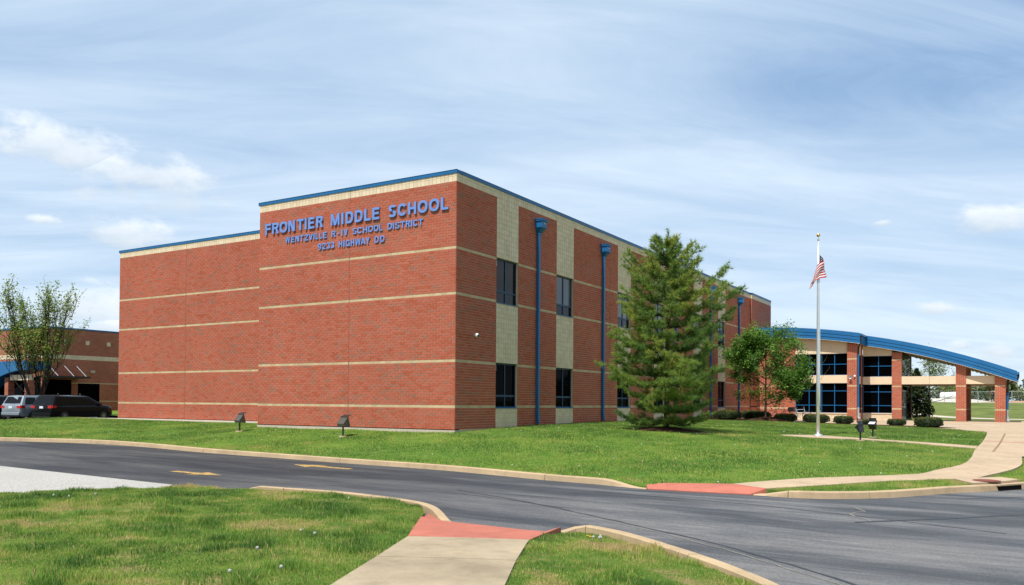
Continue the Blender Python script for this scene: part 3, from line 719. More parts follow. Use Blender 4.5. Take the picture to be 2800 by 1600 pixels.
# mortar backing: every wall area except the window openings
mb = MB()
front.piece(mb, .02, W, -.02, ZT, -.3, -.004, 0); wing.piece(mb, .0, -WX0-W, -.02, ZT, -.3, -.004, 0)
u = 0.0
for a, c in PIL + [(JOG, JOG)]:
    side.piece(mb, max(u, .014), a, -.3, ZT, -.3, -.004, 0)
    if c > a:
        for z0, z1 in ((-.3, 8*CO), (26*CO, 50*CO), (68*CO, ZT)): side.piece(mb, a, c, z0, z1, -.3, -.004, 0)
    u = c
mb.box(-.6, .13, JOG, SIDE_END, -.3, ZT)
mb.box(-W, -.305, .305, 12, -.3, ZT-.12); mb.box(WX0, -W, WY+.305, 40, -.3, ZT-.12); mb.box(-W, -.605, 12, SIDE_END, -.3, ZT-.12)
mb.build('wall_backing', MAT['mortar'], school)
# control joints
for wl, uj in ((front, FJ), (wing, WJ)):
    mb = MB(); wl.piece(mb, uj-.010, uj+.010, 0, ZT, -.01, .0085, 0); mb.build('control_joint', MAT['sealant'], school)
for uj in (13.7, 25.0):
    mb = MB(); side.piece(mb, uj-.010, uj+.010, 0, ZB, -.01, .0085, 0)
    mb.build('control_joint', MAT['sealant'], school)
# footing and flashing
mb = MB(); mb.box(-W-.01, .015, -.02, .3, -.6, -.028); mb.box(WX0, -W+.2, WY-.02, WY+.3, -.6, -.028); mb.box(-.3, .012, .3, 2.8, -.6, -.028); mb.build('footing', MAT['concrete_pale'], school)
mb = MB(); mb.box(-W, .004, -.004, .3, -.028, .004); mb.box(WX0, -W+.1, WY-.004, WY+.3, -.028, .004); mb.build('flashing', MAT['black_gap'], school)
# roof and coping
mb = MB(); mb.box(-W+.3, -.3, .3, SIDE_END-.3, ZT-.11, ZT-.04); mb.box(WX0+.3, -W+.3, WY+.3, 40, ZT-.11, ZT-.04); mb.build('roof', MAT['galv'], school)
def coping(p0, p1, w0, w1):
    p0, p1 = Vector(p0), Vector(p1); d = (p1-p0); L = d.length; d.normalize(); nn = Vector((d.y, -d.x, 0)); k = max(1, round(L/3.05))
    for i in range(k):
        a, c = p0+d*(L*i/k), p0+d*(L*(i+1)/k); m = MB()
        ctr_ = (a+c)/2 + nn*(w0-w1)/2
        m.obox(ctr_+Vector((0, 0, 0.0)), d*((c-a).length/2-.004), nn*((w0+w1)/2), Vector((0, 0, .062)))
        m.obox(ctr_+Vector((0, 0, .066)), d*((c-a).length/2-.004), nn*((w0+w1)/2+.012), Vector((0, 0, .005)))
        m.obox(a+nn*(w0-w1)/2+Vector((0, 0, .004)), d*.03, nn*((w0+w1)/2+.006), Vector((0, 0, .066)))
        m.build('coping', MAT['blue_metal'], school)
ZC = 9.72
coping((-W-.03, 0, ZC), (0.03, 0, ZC), .035, .3); coping((0, .3, ZC), (0, JOG-.02, ZC), .035, .3); coping((.13, JOG, ZC), (.13, SIDE_END, ZC), .035, .3)
coping((WX0-.03, WY, ZC), (-W-.01, WY, ZC), .035, .3)
coping((-.3, JOG, ZC), (.165, JOG, ZC), .03, .2)
mb = MB(); mb.box(-W-.036, -W+.26, .3, 4.0, ZC-.06, ZC+.066); mb.build('coping', MAT['blue_metal'], school)
mb = MB(); mb.box(-W, -W+.3, .3, 4.2, -.3, ZT-.02); mb.build('wall_return', MAT['mortar'], school)
# windows of the side wall
def text_mesh(ch, mat, extrude=.02, offs=0.0):
    cu = bpy.data.curves.new('glyph', 'FONT'); cu.body = ch; cu.size = 1.0; cu.extrude = extrude; cu.offset = offs; cu.resolution_u = 5
    ob = bpy.data.objects.new('glyph', cu); col.objects.link(ob)
    dg = bpy.context.evaluated_depsgraph_get(); me = bpy.data.meshes.new_from_object(ob.evaluated_get(dg)); bpy.data.objects.remove(ob); bpy.data.curves.remove(cu)
    me.materials.clear(); me.materials.append(mat); return me
def bounds(me):
    c = np.empty(len(me.vertices)*3, np.float32); me.vertices.foreach_get('co', c); c = c.reshape(-1, 3); return c.min(0), c.max(0)
def window(u0, u1, z0, z1, glass_top, glass_low, num=None):
    o = empty('window'); o.parent = school; o.location = (0, u0, z0); w, h = u1-u0, z1-z0; D = -.13; fw = .05
    m = MB()
    m.box(D-.02, D+.03, 0, fw, 0, h); m.box(D-.02, D+.03, w-fw, w, 0, h); m.box(D-.02, D+.028, fw, w-fw, h-.06, h); m.box(D-.02, D+.028, fw, w-fw, 0, .05)
    m.box(D-.02, D+.032, w/2-.03, w/2+.03, .05, h-.06); m.box(D-.02, D+.029, fw, w/2-.03, .45, .53); m.box(D-.02, D+.029, w/2+.03, w-fw, .45, .53)
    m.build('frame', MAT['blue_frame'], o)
    for (a, c, e, f, g) in ((fw, w/2-.03, .53, h-.06, glass_top), (w/2+.03, w-fw, .53, h-.06, glass_top), (fw, w/2-.03, .05, .45, glass_low), (w/2+.03, w-fw, .05, .45, glass_low)):
        MB().box(D-.012, D, a, c, e, f).build('pane', MAT[g], o)
    # reveals: brick jambs with the recess shade in their colour, dark soffit, blue sill
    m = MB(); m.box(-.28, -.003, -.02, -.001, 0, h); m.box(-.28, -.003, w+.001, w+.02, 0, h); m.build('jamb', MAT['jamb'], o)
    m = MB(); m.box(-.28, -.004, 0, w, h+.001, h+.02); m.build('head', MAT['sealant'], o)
    m = MB(); m.add([(-.16, -.004, .045), (.035, -.004, .0), (.035, w+.004, .0), (-.16, w+.004, .045), (.035, -.004, -.02), (.035, w+.004, -.02)], [(0, 1, 2, 3), (1, 4, 5, 2)]); m.build('sill', MAT['blue_metal'], o)
    if num:
        pl = MB().box(D+.0005, D+.004, fw+.01, fw+.17, h-.30, h-.10).build('number_plate', MAT['white'], o)
        me = text_mesh(num, MAT['black_metal'], .001); lo, hi = bounds(me)
        g = bpy.data.objects.new('digits', me); link(g, o)
        sx, sz = .13/(hi[0]-lo[0]), .15/(hi[1]-lo[1])
        g.matrix_parent_inverse = Matrix.Identity(4); g.rotation_euler = (math.pi/2, 0, math.pi/2); g.scale = (sx, sz, 1); g.location = (D+.006, fw+.025-lo[0]*sx, h-.275-lo[1]*sz)
MAT['jamb'] = plain('shaded_brick_jamb', (.06, .02, .014), .9, vary=.25, scale=12)  # brick colour darkened to stand for the shade inside the reveal
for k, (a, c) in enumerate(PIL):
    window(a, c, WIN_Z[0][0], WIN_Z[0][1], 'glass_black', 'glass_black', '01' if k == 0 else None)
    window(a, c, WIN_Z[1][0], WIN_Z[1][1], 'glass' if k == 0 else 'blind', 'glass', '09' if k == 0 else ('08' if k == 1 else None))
# downspouts with conductor heads
def downspout(y, zg):
    o = empty('downspout', (0, y, 0)); o.parent = school
    m = MB(); m.box(.03, .135, -.075, .075, zg+.42, 8.42); m.build('pipe', MAT['blue_metal'], o)
    for z in (zg+.42, 2.75, 5.65): MB().box(.025, .145, -.088, .088, z, z+.09).build('strap', MAT['blue_metal'], o)
    m = MB(); m.add([(.02,-.078,zg+.43),(.14,-.078,zg+.43),(.14,.078,zg+.43),(.02,.078,zg+.43),(.05,-.05,zg+.09),(.17,-.05,zg+.09),(.17,.05,zg+.09),(.05,.05,zg+.09)], [(0,4,5,1),(1,5,6,2),(2,6,7,3),(3,7,4,0)]); m.build('boot', MAT['blue_metal'], o)
    MB().lathe([(.09, zg-.05), (.09, zg+.07), (.10, zg+.07), (.10, zg+.11), (.07, zg+.11)], 14, (.12, 0, 0)).build('drain_collar', MAT['clay'], o)
    h = MB(); h.box(.012, .40, -.245, .245, 8.95, 9.02); h.box(.012, .42, -.26, .26, 9.02, 9.055); h.box(.012, .36, -.21, .21, 8.68, 8.955)
    h.add([(.012,-.21,8.68),(.36,-.21,8.68),(.36,.21,8.68),(.012,.21,8.68),(.012,-.09,8.45),(.16,-.09,8.45),(.16,.09,8.45),(.012,.09,8.45)], [(0,4,5,1),(1,5,6,2),(2,6,7,3),(3,7,4,0)])
    h.box(.012, .16, -.09, .09, 8.38, 8.452)
    hd = h.build('conductor_head', MAT['blue_metal'], o)
    d = MB(); d.add([(.363, .03+.028*math.cos(a), 8.86+.036*math.sin(a)) for a in np.linspace(0, 2*math.pi, 12, endpoint=False)], [tuple(range(12))]); d.build('overflow_hole', MAT['white'], o)
for y, zg in ((6.12, .02), (12.78, .08), (23.2, .08), (30.0, .03), (36.7, -.08)): downspout(y, zg)

# ------------------------------------------------------------------ raised lettering, three lines
L1 = [('F',-10.232,-9.872),('R',-9.797,-9.404),('O',-9.342,-8.881),('N',-8.802,-8.415),('T',-8.289,-7.901),('I',-7.83,-7.724),('E',-7.612,-7.261),('R',-7.157,-6.794),('M',-6.327,-5.85),('I',-5.739,-5.628),('D',-5.501,-5.106),('D',-4.998,-4.593),('L',-4.497,-4.167),('E',-4.078,-3.721),('S',-3.24,-2.863),('C',-2.771,-2.345),('H',-2.255,-1.865),('O',-1.776,-1.315),('O',-1.233,-.765),('L',-.671,-.333)]
L2 = [('W',-8.997,-8.722),('E',-8.65,-8.462),('N',-8.39,-8.18),('T',-8.139,-7.912),('Z',-7.865,-7.635),('V',-7.617,-7.366),('I',-7.336,-7.267),('L',-7.209,-7.064),('L',-6.989,-6.833),('E',-6.776,-6.576),('R',-6.304,-6.096),('-',-5.967,-5.879),('I',-5.754,-5.688),('V',-5.622,-5.402),('S',-5.144,-4.927),('C',-4.884,-4.631),('H',-4.577,-4.358),('O',-4.311,-4.057),('O',-4.015,-3.768),('L',-3.727,-3.56),('D',-3.302,-3.071),('I',-3.031,-2.97),('S',-2.919,-2.691),('T',-2.666,-2.425),('R',-2.38,-2.176),('I',-2.126,-2.06),('C',-2.018,-1.796),('T',-1.762,-1.538)]
L3 = [('9',-7.085,-6.883),('2',-6.826,-6.626),('3',-6.586,-6.382),('3',-6.342,-6.145),('H',-5.893,-5.698),('I',-5.636,-5.571),('G',-5.516,-5.285),('H',-5.23,-5.04),('W',-4.986,-4.705),('A',-4.689,-4.448),('Y',-4.432,-4.219),('D',-3.961,-3.747),('D',-3.669,-3.451)]
def glyph(ch, w, h, st, br):
    """bold grotesque capitals and figures as convex pieces and bands in a w x h box"""
    Q = lambda x0, x1, z0, z1: [(x0, z0), (x1, z0), (x1, z1), (x0, z1)]
    P, Bd = [], []
    def diag(xb0, xb1, xt0, xt1, z0=0.0, z1=None): P.append([(xb0, z0), (xb1, z0), (xt1, h if z1 is None else z1), (xt0, h if z1 is None else z1)])
    def arc(cx, cz, rx, rz, a0, a1, n=18, sx=None, sz=None, ex=.88):
        sx = st if sx is None else sx; sz = br if sz is None else sz; O_, I_ = [], []
        for a in np.linspace(math.radians(a0), math.radians(a1), n):
            c, s_ = math.cos(a), math.sin(a); c, s_ = math.copysign(abs(c)**ex, c), math.copysign(abs(s_)**ex, s_)
            O_.append((cx+rx*c, cz+rz*s_)); I_.append((cx+max(.001, rx-sx)*c, cz+max(.001, rz-sz)*s_))
        Bd.append((O_, I_))
    d = st*1.08
    if ch == 'I': P.append(Q(0, w, 0, h))
    elif ch == '-': P.append(Q(0, w, 0, h))
    elif ch in 'EFL':
        P.append(Q(0, st, 0, h))
        if ch != 'F': P.append(Q(st, w, 0, br))
        if ch != 'L': P.append(Q(st, w, h-br, h)); P.append(Q(st, w*.92, (h-br)/2+h*.02, (h+br)/2+h*.02))
    elif ch == 'T': P += [Q(0, w, h-br, h), Q((w-st)/2, (w+st)/2, 0, h-br)]
    elif ch == 'H': P += [Q(0, st, 0, h), Q(w-st, w, 0, h), Q(st, w-st, (h-br)/2, (h+br)/2)]
    elif ch == 'N': P += [Q(0, st*.92, 0, h), Q(w-st*.92, w, 0, h)]; diag(w-d*1.05, w-.002, .002, d*1.05)
    elif ch == 'M': P += [Q(0, st*.86, 0, h), Q(w-st*.86, w, 0, h)]; diag(w/2-d*.44, w/2+d*.44, .003, d*.92); diag(w/2-d*.44, w/2+d*.44, w-d*.92, w-.003)
    elif ch == 'V': diag(w/2-d*.52, w/2+d*.40, 0, d); diag(w/2-d*.40, w/2+d*.52, w-d, w)
    elif ch == 'W':
        e = d*.80; diag(w*.24-e*.45, w*.24+e*.45, 0, e); diag(w*.24-e*.45, w*.24+e*.45, w/2-e*.42, w/2+e*.36); diag(w*.76-e*.45, w*.76+e*.45, w/2-e*.36, w/2+e*.42); diag(w*.76-e*.45, w*.76+e*.45, w-e, w)
    elif ch == 'A': diag(0, d, w/2-d*.52, w/2+d*.30); diag(w-d, w, w/2-d*.30, w/2+d*.52); P.append(Q(w*.24, w*.76, h*.20, h*.20+br*.85))
    elif ch == 'Y': P.append(Q((w-st)/2, (w+st)/2, 0, h*.42)); diag(w/2-st*.5, w/2+st*.45, 0, d, h*.40); diag(w/2-st*.45, w/2+st*.5, w-d, w, h*.40)
    elif ch == 'Z': P += [Q(0, w, 0, br), Q(0, w, h-br, h)]; diag(0, d*1.15, w-d*1.15, w, br*.9, h-br*.9)
    elif ch == 'O': arc(w/2, h/2, w/2, h/2, 0, 360, 36)
    elif ch == 'C': arc(w/2, h/2, w/2, h/2, 34, 326, 28)
    elif ch == 'G': arc(w/2, h/2, w/2, h/2, 34, 318, 28); P += [Q(w*.52, w, h*.40, h*.40+br*.85), Q(w-st*.85, w, h*.02, h*.41)]
    elif ch == 'D': P += [Q(0, st, 0, h), Q(st, w*.46, 0, br), Q(st, w*.46, h-br, h)]; arc(w*.45, h/2, w*.55, h/2, -90, 90, 20)
    elif ch == 'R':
        P += [Q(0, st, 0, h), Q(st, w*.58, h-br, h), Q(st, w*.62, h*.44, h*.44+br*.9)]; arc(w*.57, h*.72, w*.41, h*.28, -90, 90, 16, sz=br*.9)
        diag(w-st*1.08, w, w*.50, w*.50+st*1.0, 0, h*.47)
    elif ch == 'S':
        arc(w/2, h*.735, w*.47, h*.265, 18, 262, 18); arc(w/2, h*.275, w*.5, h*.275, -165, 82, 18)
    elif ch == '2':
        arc(w/2, h*.70, w/2, h*.30, -38, 172, 16); P.append(Q(0, w, 0, br)); diag(0, st*1.2, w-st*1.12, w-st*.05, br*.9, h*.60)
    elif ch == '3': arc(w*.48, h*.74, w*.46, h*.26, -86, 165, 16); arc(w*.48, h*.275, w*.52, h*.275, -168, 88, 16)
    elif ch == '9': arc(w/2, h*.67, w/2, h*.33, 0, 360, 26); arc(w/2, h*.42, w/2, h*.42, -118, 2, 16, sx=st*.95)
    return P, Bd
def lettering(L, z0, z1, depth, label, st, br):
    root = empty('wall_lettering', ((L[0][1]+L[-1][2])/2, 0, z0)); tag(root, label, 'lettering', 'raised blue letters on the front wall')
    for ch, a, c in L:
        za, zc = (z0, z1) if ch != '-' else (z0+(z1-z0)*.36, z0+(z1-z0)*.56)
        P, Bd = glyph(ch, c-a, zc-za, min(st, (c-a) if ch == 'I' else st), br); m = MB(); k = 0; ox, oz = a-root.location.x, za-root.location.z
        def F_(p, out): return (ox+p[0], -.022-out, oz+p[1])
        for poly in P:
            o_ = depth+.0008*k; k += 1; n = len(poly); m.add([F_(p, o_) for p in poly]+[F_(p, 0) for p in poly], [tuple(range(n))]+[(i, n+i, n+(i+1) % n, (i+1) % n) for i in range(n)])
        for O_, I_ in Bd:
            o_ = depth+.0008*k; k += 1; n = len(O_); V = [F_(p, o_) for p in O_]+[F_(p, o_) for p in I_]+[F_(p, 0) for p in O_]+[F_(p, 0) for p in I_]; Fc = []
            for i in range(n-1): Fc += [(i, i+1, n+i+1, n+i), (i, 2*n+i, 2*n+i+1, i+1), (n+i, n+i+1, 3*n+i+1, 3*n+i)]
            Fc += [(0, n, 3*n, 2*n), (n-1, 3*n-1, 4*n-1, 2*n-1)]; m.add(V, Fc)
        m.build('letter', MAT['blue_letter'], root)
lettering(L1, 8.31, 8.79, .05, 'tallest line of raised blue letters, topmost of three on the brick wall', .104, .092)
lettering(L2, 7.84, 8.095, .028, 'middle and longest line of small raised blue letters on the wall', .054, .047)
lettering(L3, 7.378, 7.64, .028, 'short lowest line of raised blue letters beginning with a house number', .056, .048)
# wall camera
wc = empty('security_camera', (0.007, 1.29, 3.63)); tag(wc, 'white dome camera on the shaded brick wall near the building corner', 'security camera')
MB().tube([(0, 0, 0), (.12, 0, 0), (.15, 0, -.01)], [.075, .075, .06], 14).build('housing', MAT['white'], wc, True)
MB().tube([(.15, 0, -.01), (.185, 0, -.02), (.2, 0, -.025)], [.052, .045, .02], 12).build('lens', MAT['black_metal'], wc, True)
# ------------------------------------------------------------------ entrance building with arched canopy
ent = empty('entrance_building', (4, 41.4, -.13)); tag(ent, 'entrance hall with blue arched roof, brick piers and dark glass', 'building')
ent_l = ent.location.copy()
def E_(o):                      # children are built in world coordinates
    o.parent = ent; o.matrix_parent_inverse = Matrix.Translation(-ent_l); return o
GZ = -.14
EB = (7, 24)                    # tan courses on the piers (from z=0)
def masonry(rects, name='brickwork'):
    mb = MB(); bk = MB()
    for wl, u0, u1, z0, z1, seed in rects:
        items = bricks_in(u0, u1, z0, z1, EB, seed=seed)
        for kind, ua, ub, za, zb_, t in items:
            g = JT/2; wl.piece(mb, ua+g, ub-g, za+g, zb_-g, -.012, .007 if kind == 'brick' else .002, t, 0 if kind == 'brick' else 1)
        wl.piece(bk, u0, u1, z0-.2, z1, -.2, 0, 0)
    E_(mb.build(name, [MAT['brick'], MAT['tan_band']]))['kind'] = 'stuff'
    return bk
def arc_top(x): return -41.224 + math.sqrt(48.334**2-(x+.375)**2)
def pier(x0, x1, y0, y1, ztop, seed):
    """brick pier with its four faces; its top stops inside the roof"""
    zt = math.ceil(ztop/CO)*CO
    P = empty('brick_pier'); E_(P); P.location = ((x0+x1)/2, y0, GZ)
    mb = MB(); bk = MB()
    for k, (wl, L) in enumerate(((Wall((x0, y0, 0), (1, 0, 0), (0, -1, 0)), x1-x0), (Wall((x1, y0, 0), (0, 1, 0), (1, 0, 0)), y1-y0), (Wall((x0, y1, 0), (0, -1, 0), (-1, 0, 0)), y1-y0), (Wall((x1, y1, 0), (-1, 0, 0), (0, 1, 0)), x1-x0))):
        for kind, ua, ub, za, zb_, t in bricks_in(0, L, -2*CO, zt, EB + (44,), seed=seed+k):
            g = JT/2; wl.piece(mb, ua+g, ub-g, za+g, zb_-g, -.012, .007 if kind == 'brick' else .002, t, 0 if kind == 'brick' else 1)
    bk.box(x0, x1, y0, y1, -.25, zt)
    off = Matrix.Translation(-Vector(P.location))
    for o in (mb.build('brickwork', [MAT['brick'], MAT['tan_band']]), bk.build('core', MAT['mortar'])):
        o.parent = P; o.matrix_parent_inverse = off
        if o.name.startswith('brickwork'): o['kind'] = 'stuff'
    return P
YA, YB, YR = 41.4, 44.1, 51.2
TH = .76
pier(6.94, 7.60, YA, YA+.6, 5.6, 100); pier(9.72, 10.37, YB, YB+.64, 5.05, 110); pier(14.05, 14.70, YB, YB+.64, 4.05, 120); pier(16.55, 17.20, YB, YB+.64, 3.05, 130)
pier(14.05, 14.70, YR, YR+.64, 4.05, 140); pier(16.55, 17.20, YR, YR+.64, 3.05, 150)
# left brick wall, tan panels, tiles, beams
wlA = Wall((.14, YA+.12, 0), (1, 0, 0), (0, -1, 0))
bk = masonry([(wlA, 0, 2.95, -2*CO, 60*CO, 160)])
for o in (bk.build('wall', MAT['mortar']),): E_(o)
def tilebase(x0, x1, y, z0, z1, seed):
    mb = MB(); wl = Wall((x0, y, 0), (1, 0, 0), (0, -1, 0))
    for kind, ua, ub, za, zb_, t in tiles_in(0, x1-x0, z0, z1, seed, .19): wl.piece(mb, ua+.006, ub-.006, za+.006, zb_-.006, -.012, .006, t)
    E_(mb.build('tile_base', MAT['tan_tile']))['kind'] = 'stuff'
    mb = MB(); wl.piece(mb, 0, x1-x0, z0, z1, -.2, 0, 0); E_(mb.build('wall', MAT['mortar']))
    mb = MB(); mb.box(x0, x1, y-.05, y+.1, z1+.002, z1+.06); E_(mb.build('sill', MAT['stucco']))
tilebase(3.10, 6.93, YA+.12, -.16, .36, 170); tilebase(7.62, 9.71, YB+.12, -.16, .36, 171)
def panel(name, x0, x1, y, z0f, z1f, mat, d=.16, n=8):
    mb = MB(); V = []
    for i in range(n+1):
        x = x0+(x1-x0)*i/n
        for yy in (y, y+d): V += [(x, yy, z0f(x)), (x, yy, z1f(x))]
    Fc = []
    for i in range(n):
        a = i*4; c = a+4; Fc += [(a, c, c+1, a+1), (a+2, a+3, c+3, c+2), (a, a+2, c+2, c), (a+1, c+1, c+3, a+3)]
    Fc += [(0, 1, 3, 2), (n*4, n*4+2, n*4+3, n*4+1)]
    mb.add(V, Fc); return E_(mb.build(name, mat))
under = lambda x: arc_top(x)-TH-.02
k_ = lambda c: (lambda x: c)
panel('tan_panel', 3.10, 5.04, YA+.10, k_(4.955), under, MAT['stucco']); panel('tan_panel', 5.055, 6.93, YA+.10, k_(4.955), under, MAT['stucco'])
panel('tan_panel', 7.62, 9.71, YB+.10, k_(4.85), under, MAT['stucco'])
panel('beam', 3.10, 6.93, YA+.08, k_(2.695), k_(3.305), MAT['stucco'], .3, 1); panel('beam', 7.62, 9.71, YB+.08, k_(2.64), k_(3.24), MAT['stucco'], .3, 1)
for x0, x1 in ((10.38, 12.27), (12.285, 14.04), (14.71, 16.54)): panel('beam', x0, x1, YB+.08, k_(2.64), k_(3.24), MAT['stucco'], .4, 1)
for x0, x1 in ((10.38, 14.04), (14.71, 16.54)): panel('beam', x0, x1, YR+.08, k_(2.64), k_(3.24), MAT['stucco'], .4, 1)
# return wall of the front bay (faces right, in shade) with its brick pier and tan panel
mb = MB(); wlR = Wall((7.60, YA+.62, 0), (0, 1, 0), (1, 0, 0)); mb2 = MB()
for kind, ua, ub, za, zb_, t in bricks_in(1.35, 2.0, -2*CO, 58*CO, EB, seed=180): wlR.piece(mb2, ua+.006, ub-.006, za+.006, zb_-.006, -.012, .012, t, 0 if kind == 'brick' else 1)
E_(mb2.build('brickwork', [MAT['brick'], MAT['tan_band']]))['kind'] = 'stuff'
mb = MB(); mb.box(7.3, 7.60, YA+.62, YB+.1, -.25, .42); mb.box(7.3, 7.59, YA+.62, YB+.1, 2.64, 3.24); mb.box(7.3, 7.59, YA+.62, YB+.1, 4.85, 5.95); E_(mb.build('return_wall', MAT['stucco']))
mb = MB(); mb.box(7.3, 7.55, YA+.62, YB+.1, .42, 2.64); mb.box(7.3, 7.55, YA+.62, YB+.1, 3.24, 4.85); E_(mb.build('return_glass', MAT['glass_black']))
# glazing: blue frames and black panes
def glazing(x0, x1, y, z0, z1, xs, zs):
    o = empty('window'); o.parent = ent; o.matrix_parent_inverse = Matrix.Translation(-ent_l); o.location = (x0, y, z0)
    X = [x0]+list(xs)+[x1]; Z = [z0]+list(zs)+[z1]; f = .024; m = MB()
    for i, x in enumerate(X):
        a = f if 0 < i < len(X)-1 else f*.8
        m.box(x-a-x0, x+a-x0, -.06, .03, 0, z1-z0)
    for j, z in enumerate(Z):
        for i in range(len(X)-1): m.box(X[i]+f-x0, X[i+1]-f-x0, -.055, .028, max(0, z-f-z0), min(z1-z0, z+f-z0))
    m.build('frame', MAT['blue_metal'], o)
    for i in range(len(X)-1):
        for j in range(len(Z)-1): MB().box(X[i]+f-x0, X[i+1]-f-x0, -.012, 0, Z[j]+f-z0, Z[j+1]-f-z0).build('pane', MAT['glass_black'], o)
glazing(3.12, 6.92, YA+.24, .42, 2.69, (4.13, 5.06, 6.0), (1.0, 2.10))
glazing(3.12, 6.92, YA+.24, 3.31, 4.95, (4.13, 5.06, 6.0), (4.14,))
glazing(7.64, 9.70, YB+.24, .42, 2.63, (8.74,), (1.0, 2.06)); glazing(7.64, 9.70, YB+.24, 3.25, 4.84, (8.74,), (4.06,))
# right wall of the hall, facing the canopy, with its double door
mb = MB(); mb.box(10.05, 10.36, YB+.66, 51.1, 3.3, 5.1); mb.box(10.05, 10.36, 47.9, 51.1, -.25, 3.3); mb.box(10.05, 10.36, YB+.66, 47.9, 2.5, 3.3); E_(mb.build('canopy_wall', MAT['glass_black']))
mb = MB(); mb.box(10.30, 10.375, 50.7, 51.15, -.25, 5.1); E_(mb.build('corner_pier', MAT['sealant']))
dr_ = empty('double_door'); E_(dr_); dr_.location = (10.30, 45.0, GZ)
for i in range(2):
    y0 = .02+i*1.35; m = MB()
    for a, c, e, f in ((0, .09, 0, 2.35), (1.2, 1.29, 0, 2.35), (.09, 1.2, 0, .28), (.09, 1.2, 2.24, 2.35), (.09, 1.2, 1.0, 1.1)): m.box(-.03, .03, y0+a, y0+c, e+.01, f)
    d = m.build('door', MAT['galv'], dr_)
    MB().box(-.008, .006, y0+.09, y0+1.2, .28, 2.24).build('pane', MAT['glass_black'], d); MB().tube([(.05, y0+(1.1 if i == 0 else .2), .95), (.05, y0+(1.1 if i == 0 else .2), 1.35)], .015, 6).build('handle', MAT['alu'], d)
mb = MB(); mb.box(-.05, -.04, -.05, 2.8, 0, 2.5); mb.build('lobby_dark', MAT['glass_black'], dr_)
# hall block behind the glass so that nothing shows through
mb = MB(); mb.box(.2, 7.28, YA+.34, 50.5, -.2, 5.1); mb.box(7.3, 10.0, YB+.42, 50.5, -.2, 5.0); E_(mb.build('hall_core', MAT['black_gap']))
# arched roof: left bay stands forward of the right bay; fascia of three overlapping boards
def arch_bay(x0, x1, y0, y1, n):
    mb = MB(); V = []
    for i in range(n+1):
        x = x0+(x1-x0)*i/n; zt = arc_top(x); V += [(x, y0+.03, zt-.01), (x, y1, zt-.01), (x, y0+.03, zt-TH+.02), (x, y1, zt-TH+.02)]
    Fc = []
    for i in range(n): a = i*4; c = a+4; Fc += [(a, c, c+1, a+1), (a+2, a+3, c+3, c+2), (a+1, c+1, c+3, a+3), (a, a+2, c+2, c)]
    Fc += [(0, 1, 3, 2), (n*4, n*4+2, n*4+3, n*4+1)]
    mb.add(V, Fc); E_(mb.build('roof', MAT['soffit']))
    mb = MB(); V = []
    for i in range(n+1):
        x = x0+(x1-x0)*i/n; zt = arc_top(x); V += [(x, y0+.02, zt), (x, y1, zt), (x, y0+.02, zt+.02), (x, y1, zt+.02)]
    mb.add(V, [q for i in range(n) for q in ((i*4+2, i*4+6, i*4+7, i*4+3), (i*4, i*4+4, i*4+6, i*4+2))]); E_(mb.build('roof_sheet', MAT['blue_metal']))
    hs = [(0.03, -.285, .0), (-.292, -.52, .012), (-.527, -TH, .024)]
    for za, zb_, yo in hs:
        mb = MB(); V = []
        for i in range(n+1):
            x = x0+(x1-x0)*i/n; zt = arc_top(x)
            V += [(x, y0-.02+yo, zt+za), (x, y0-.035+yo, zt+zb_+.02), (x, y0-.02+yo, zt+zb_), (x, y0+.04+yo, zt+zb_), (x, y0+.04+yo, zt+za)]
        Fc = []
        for i in range(n):
            a = i*5; c = a+5
            for j in range(5): Fc.append((a+j, a+(j+1) % 5, c+(j+1) % 5, c+j))
        Fc += [tuple(range(5)), tuple(reversed(range(n*5, n*5+5)))]
        mb.add(V, [tuple(reversed(f)) for f in Fc]); E_(mb.build('fascia_board', MAT['blue_metal']))
    mb = MB(); V = []
    for i in range(n+1):
        x = x0+(x1-x0)*i/n; zt = arc_top(x); V += [(x, y0-.02, zt-TH-.012), (x, y0+.10, zt-TH-.012), (x, y0-.02, zt-TH+.002), (x, y0+.10, zt-TH+.002)]
    mb.add(V, [q for i in range(n) for q in ((i*4, i*4+1, i*4+5, i*4+4), (i*4, i*4+4, i*4+6, i*4+2))]); E_(mb.build('drip_edge', MAT['white']))
MAT['soffit'] = plain('metal_deck', (.42, .38, .29), .55, .2, vary=.2, scale=3)
mb = MB(); zt = arc_top(7.89); mb.box(7.885, 7.905, 41.02, 43.70, zt-TH, zt+.01); E_(mb.build('fascia_board', MAT['blue_metal']))
arch_bay(.16, 7.88, 41.03, 53, 16); arch_bay(7.90, 17.93, 43.73, 53.4, 24)
# ribs of the metal deck under the canopy
for i in range(24):
    x = 10.6+i*.3; z = arc_top(x)-TH; mb = MB(); mb.box(x-.05, x+.05, 43.9, 53.3, z-.03, z+.01); E_(mb.build('deck_rib', MAT['soffit']))
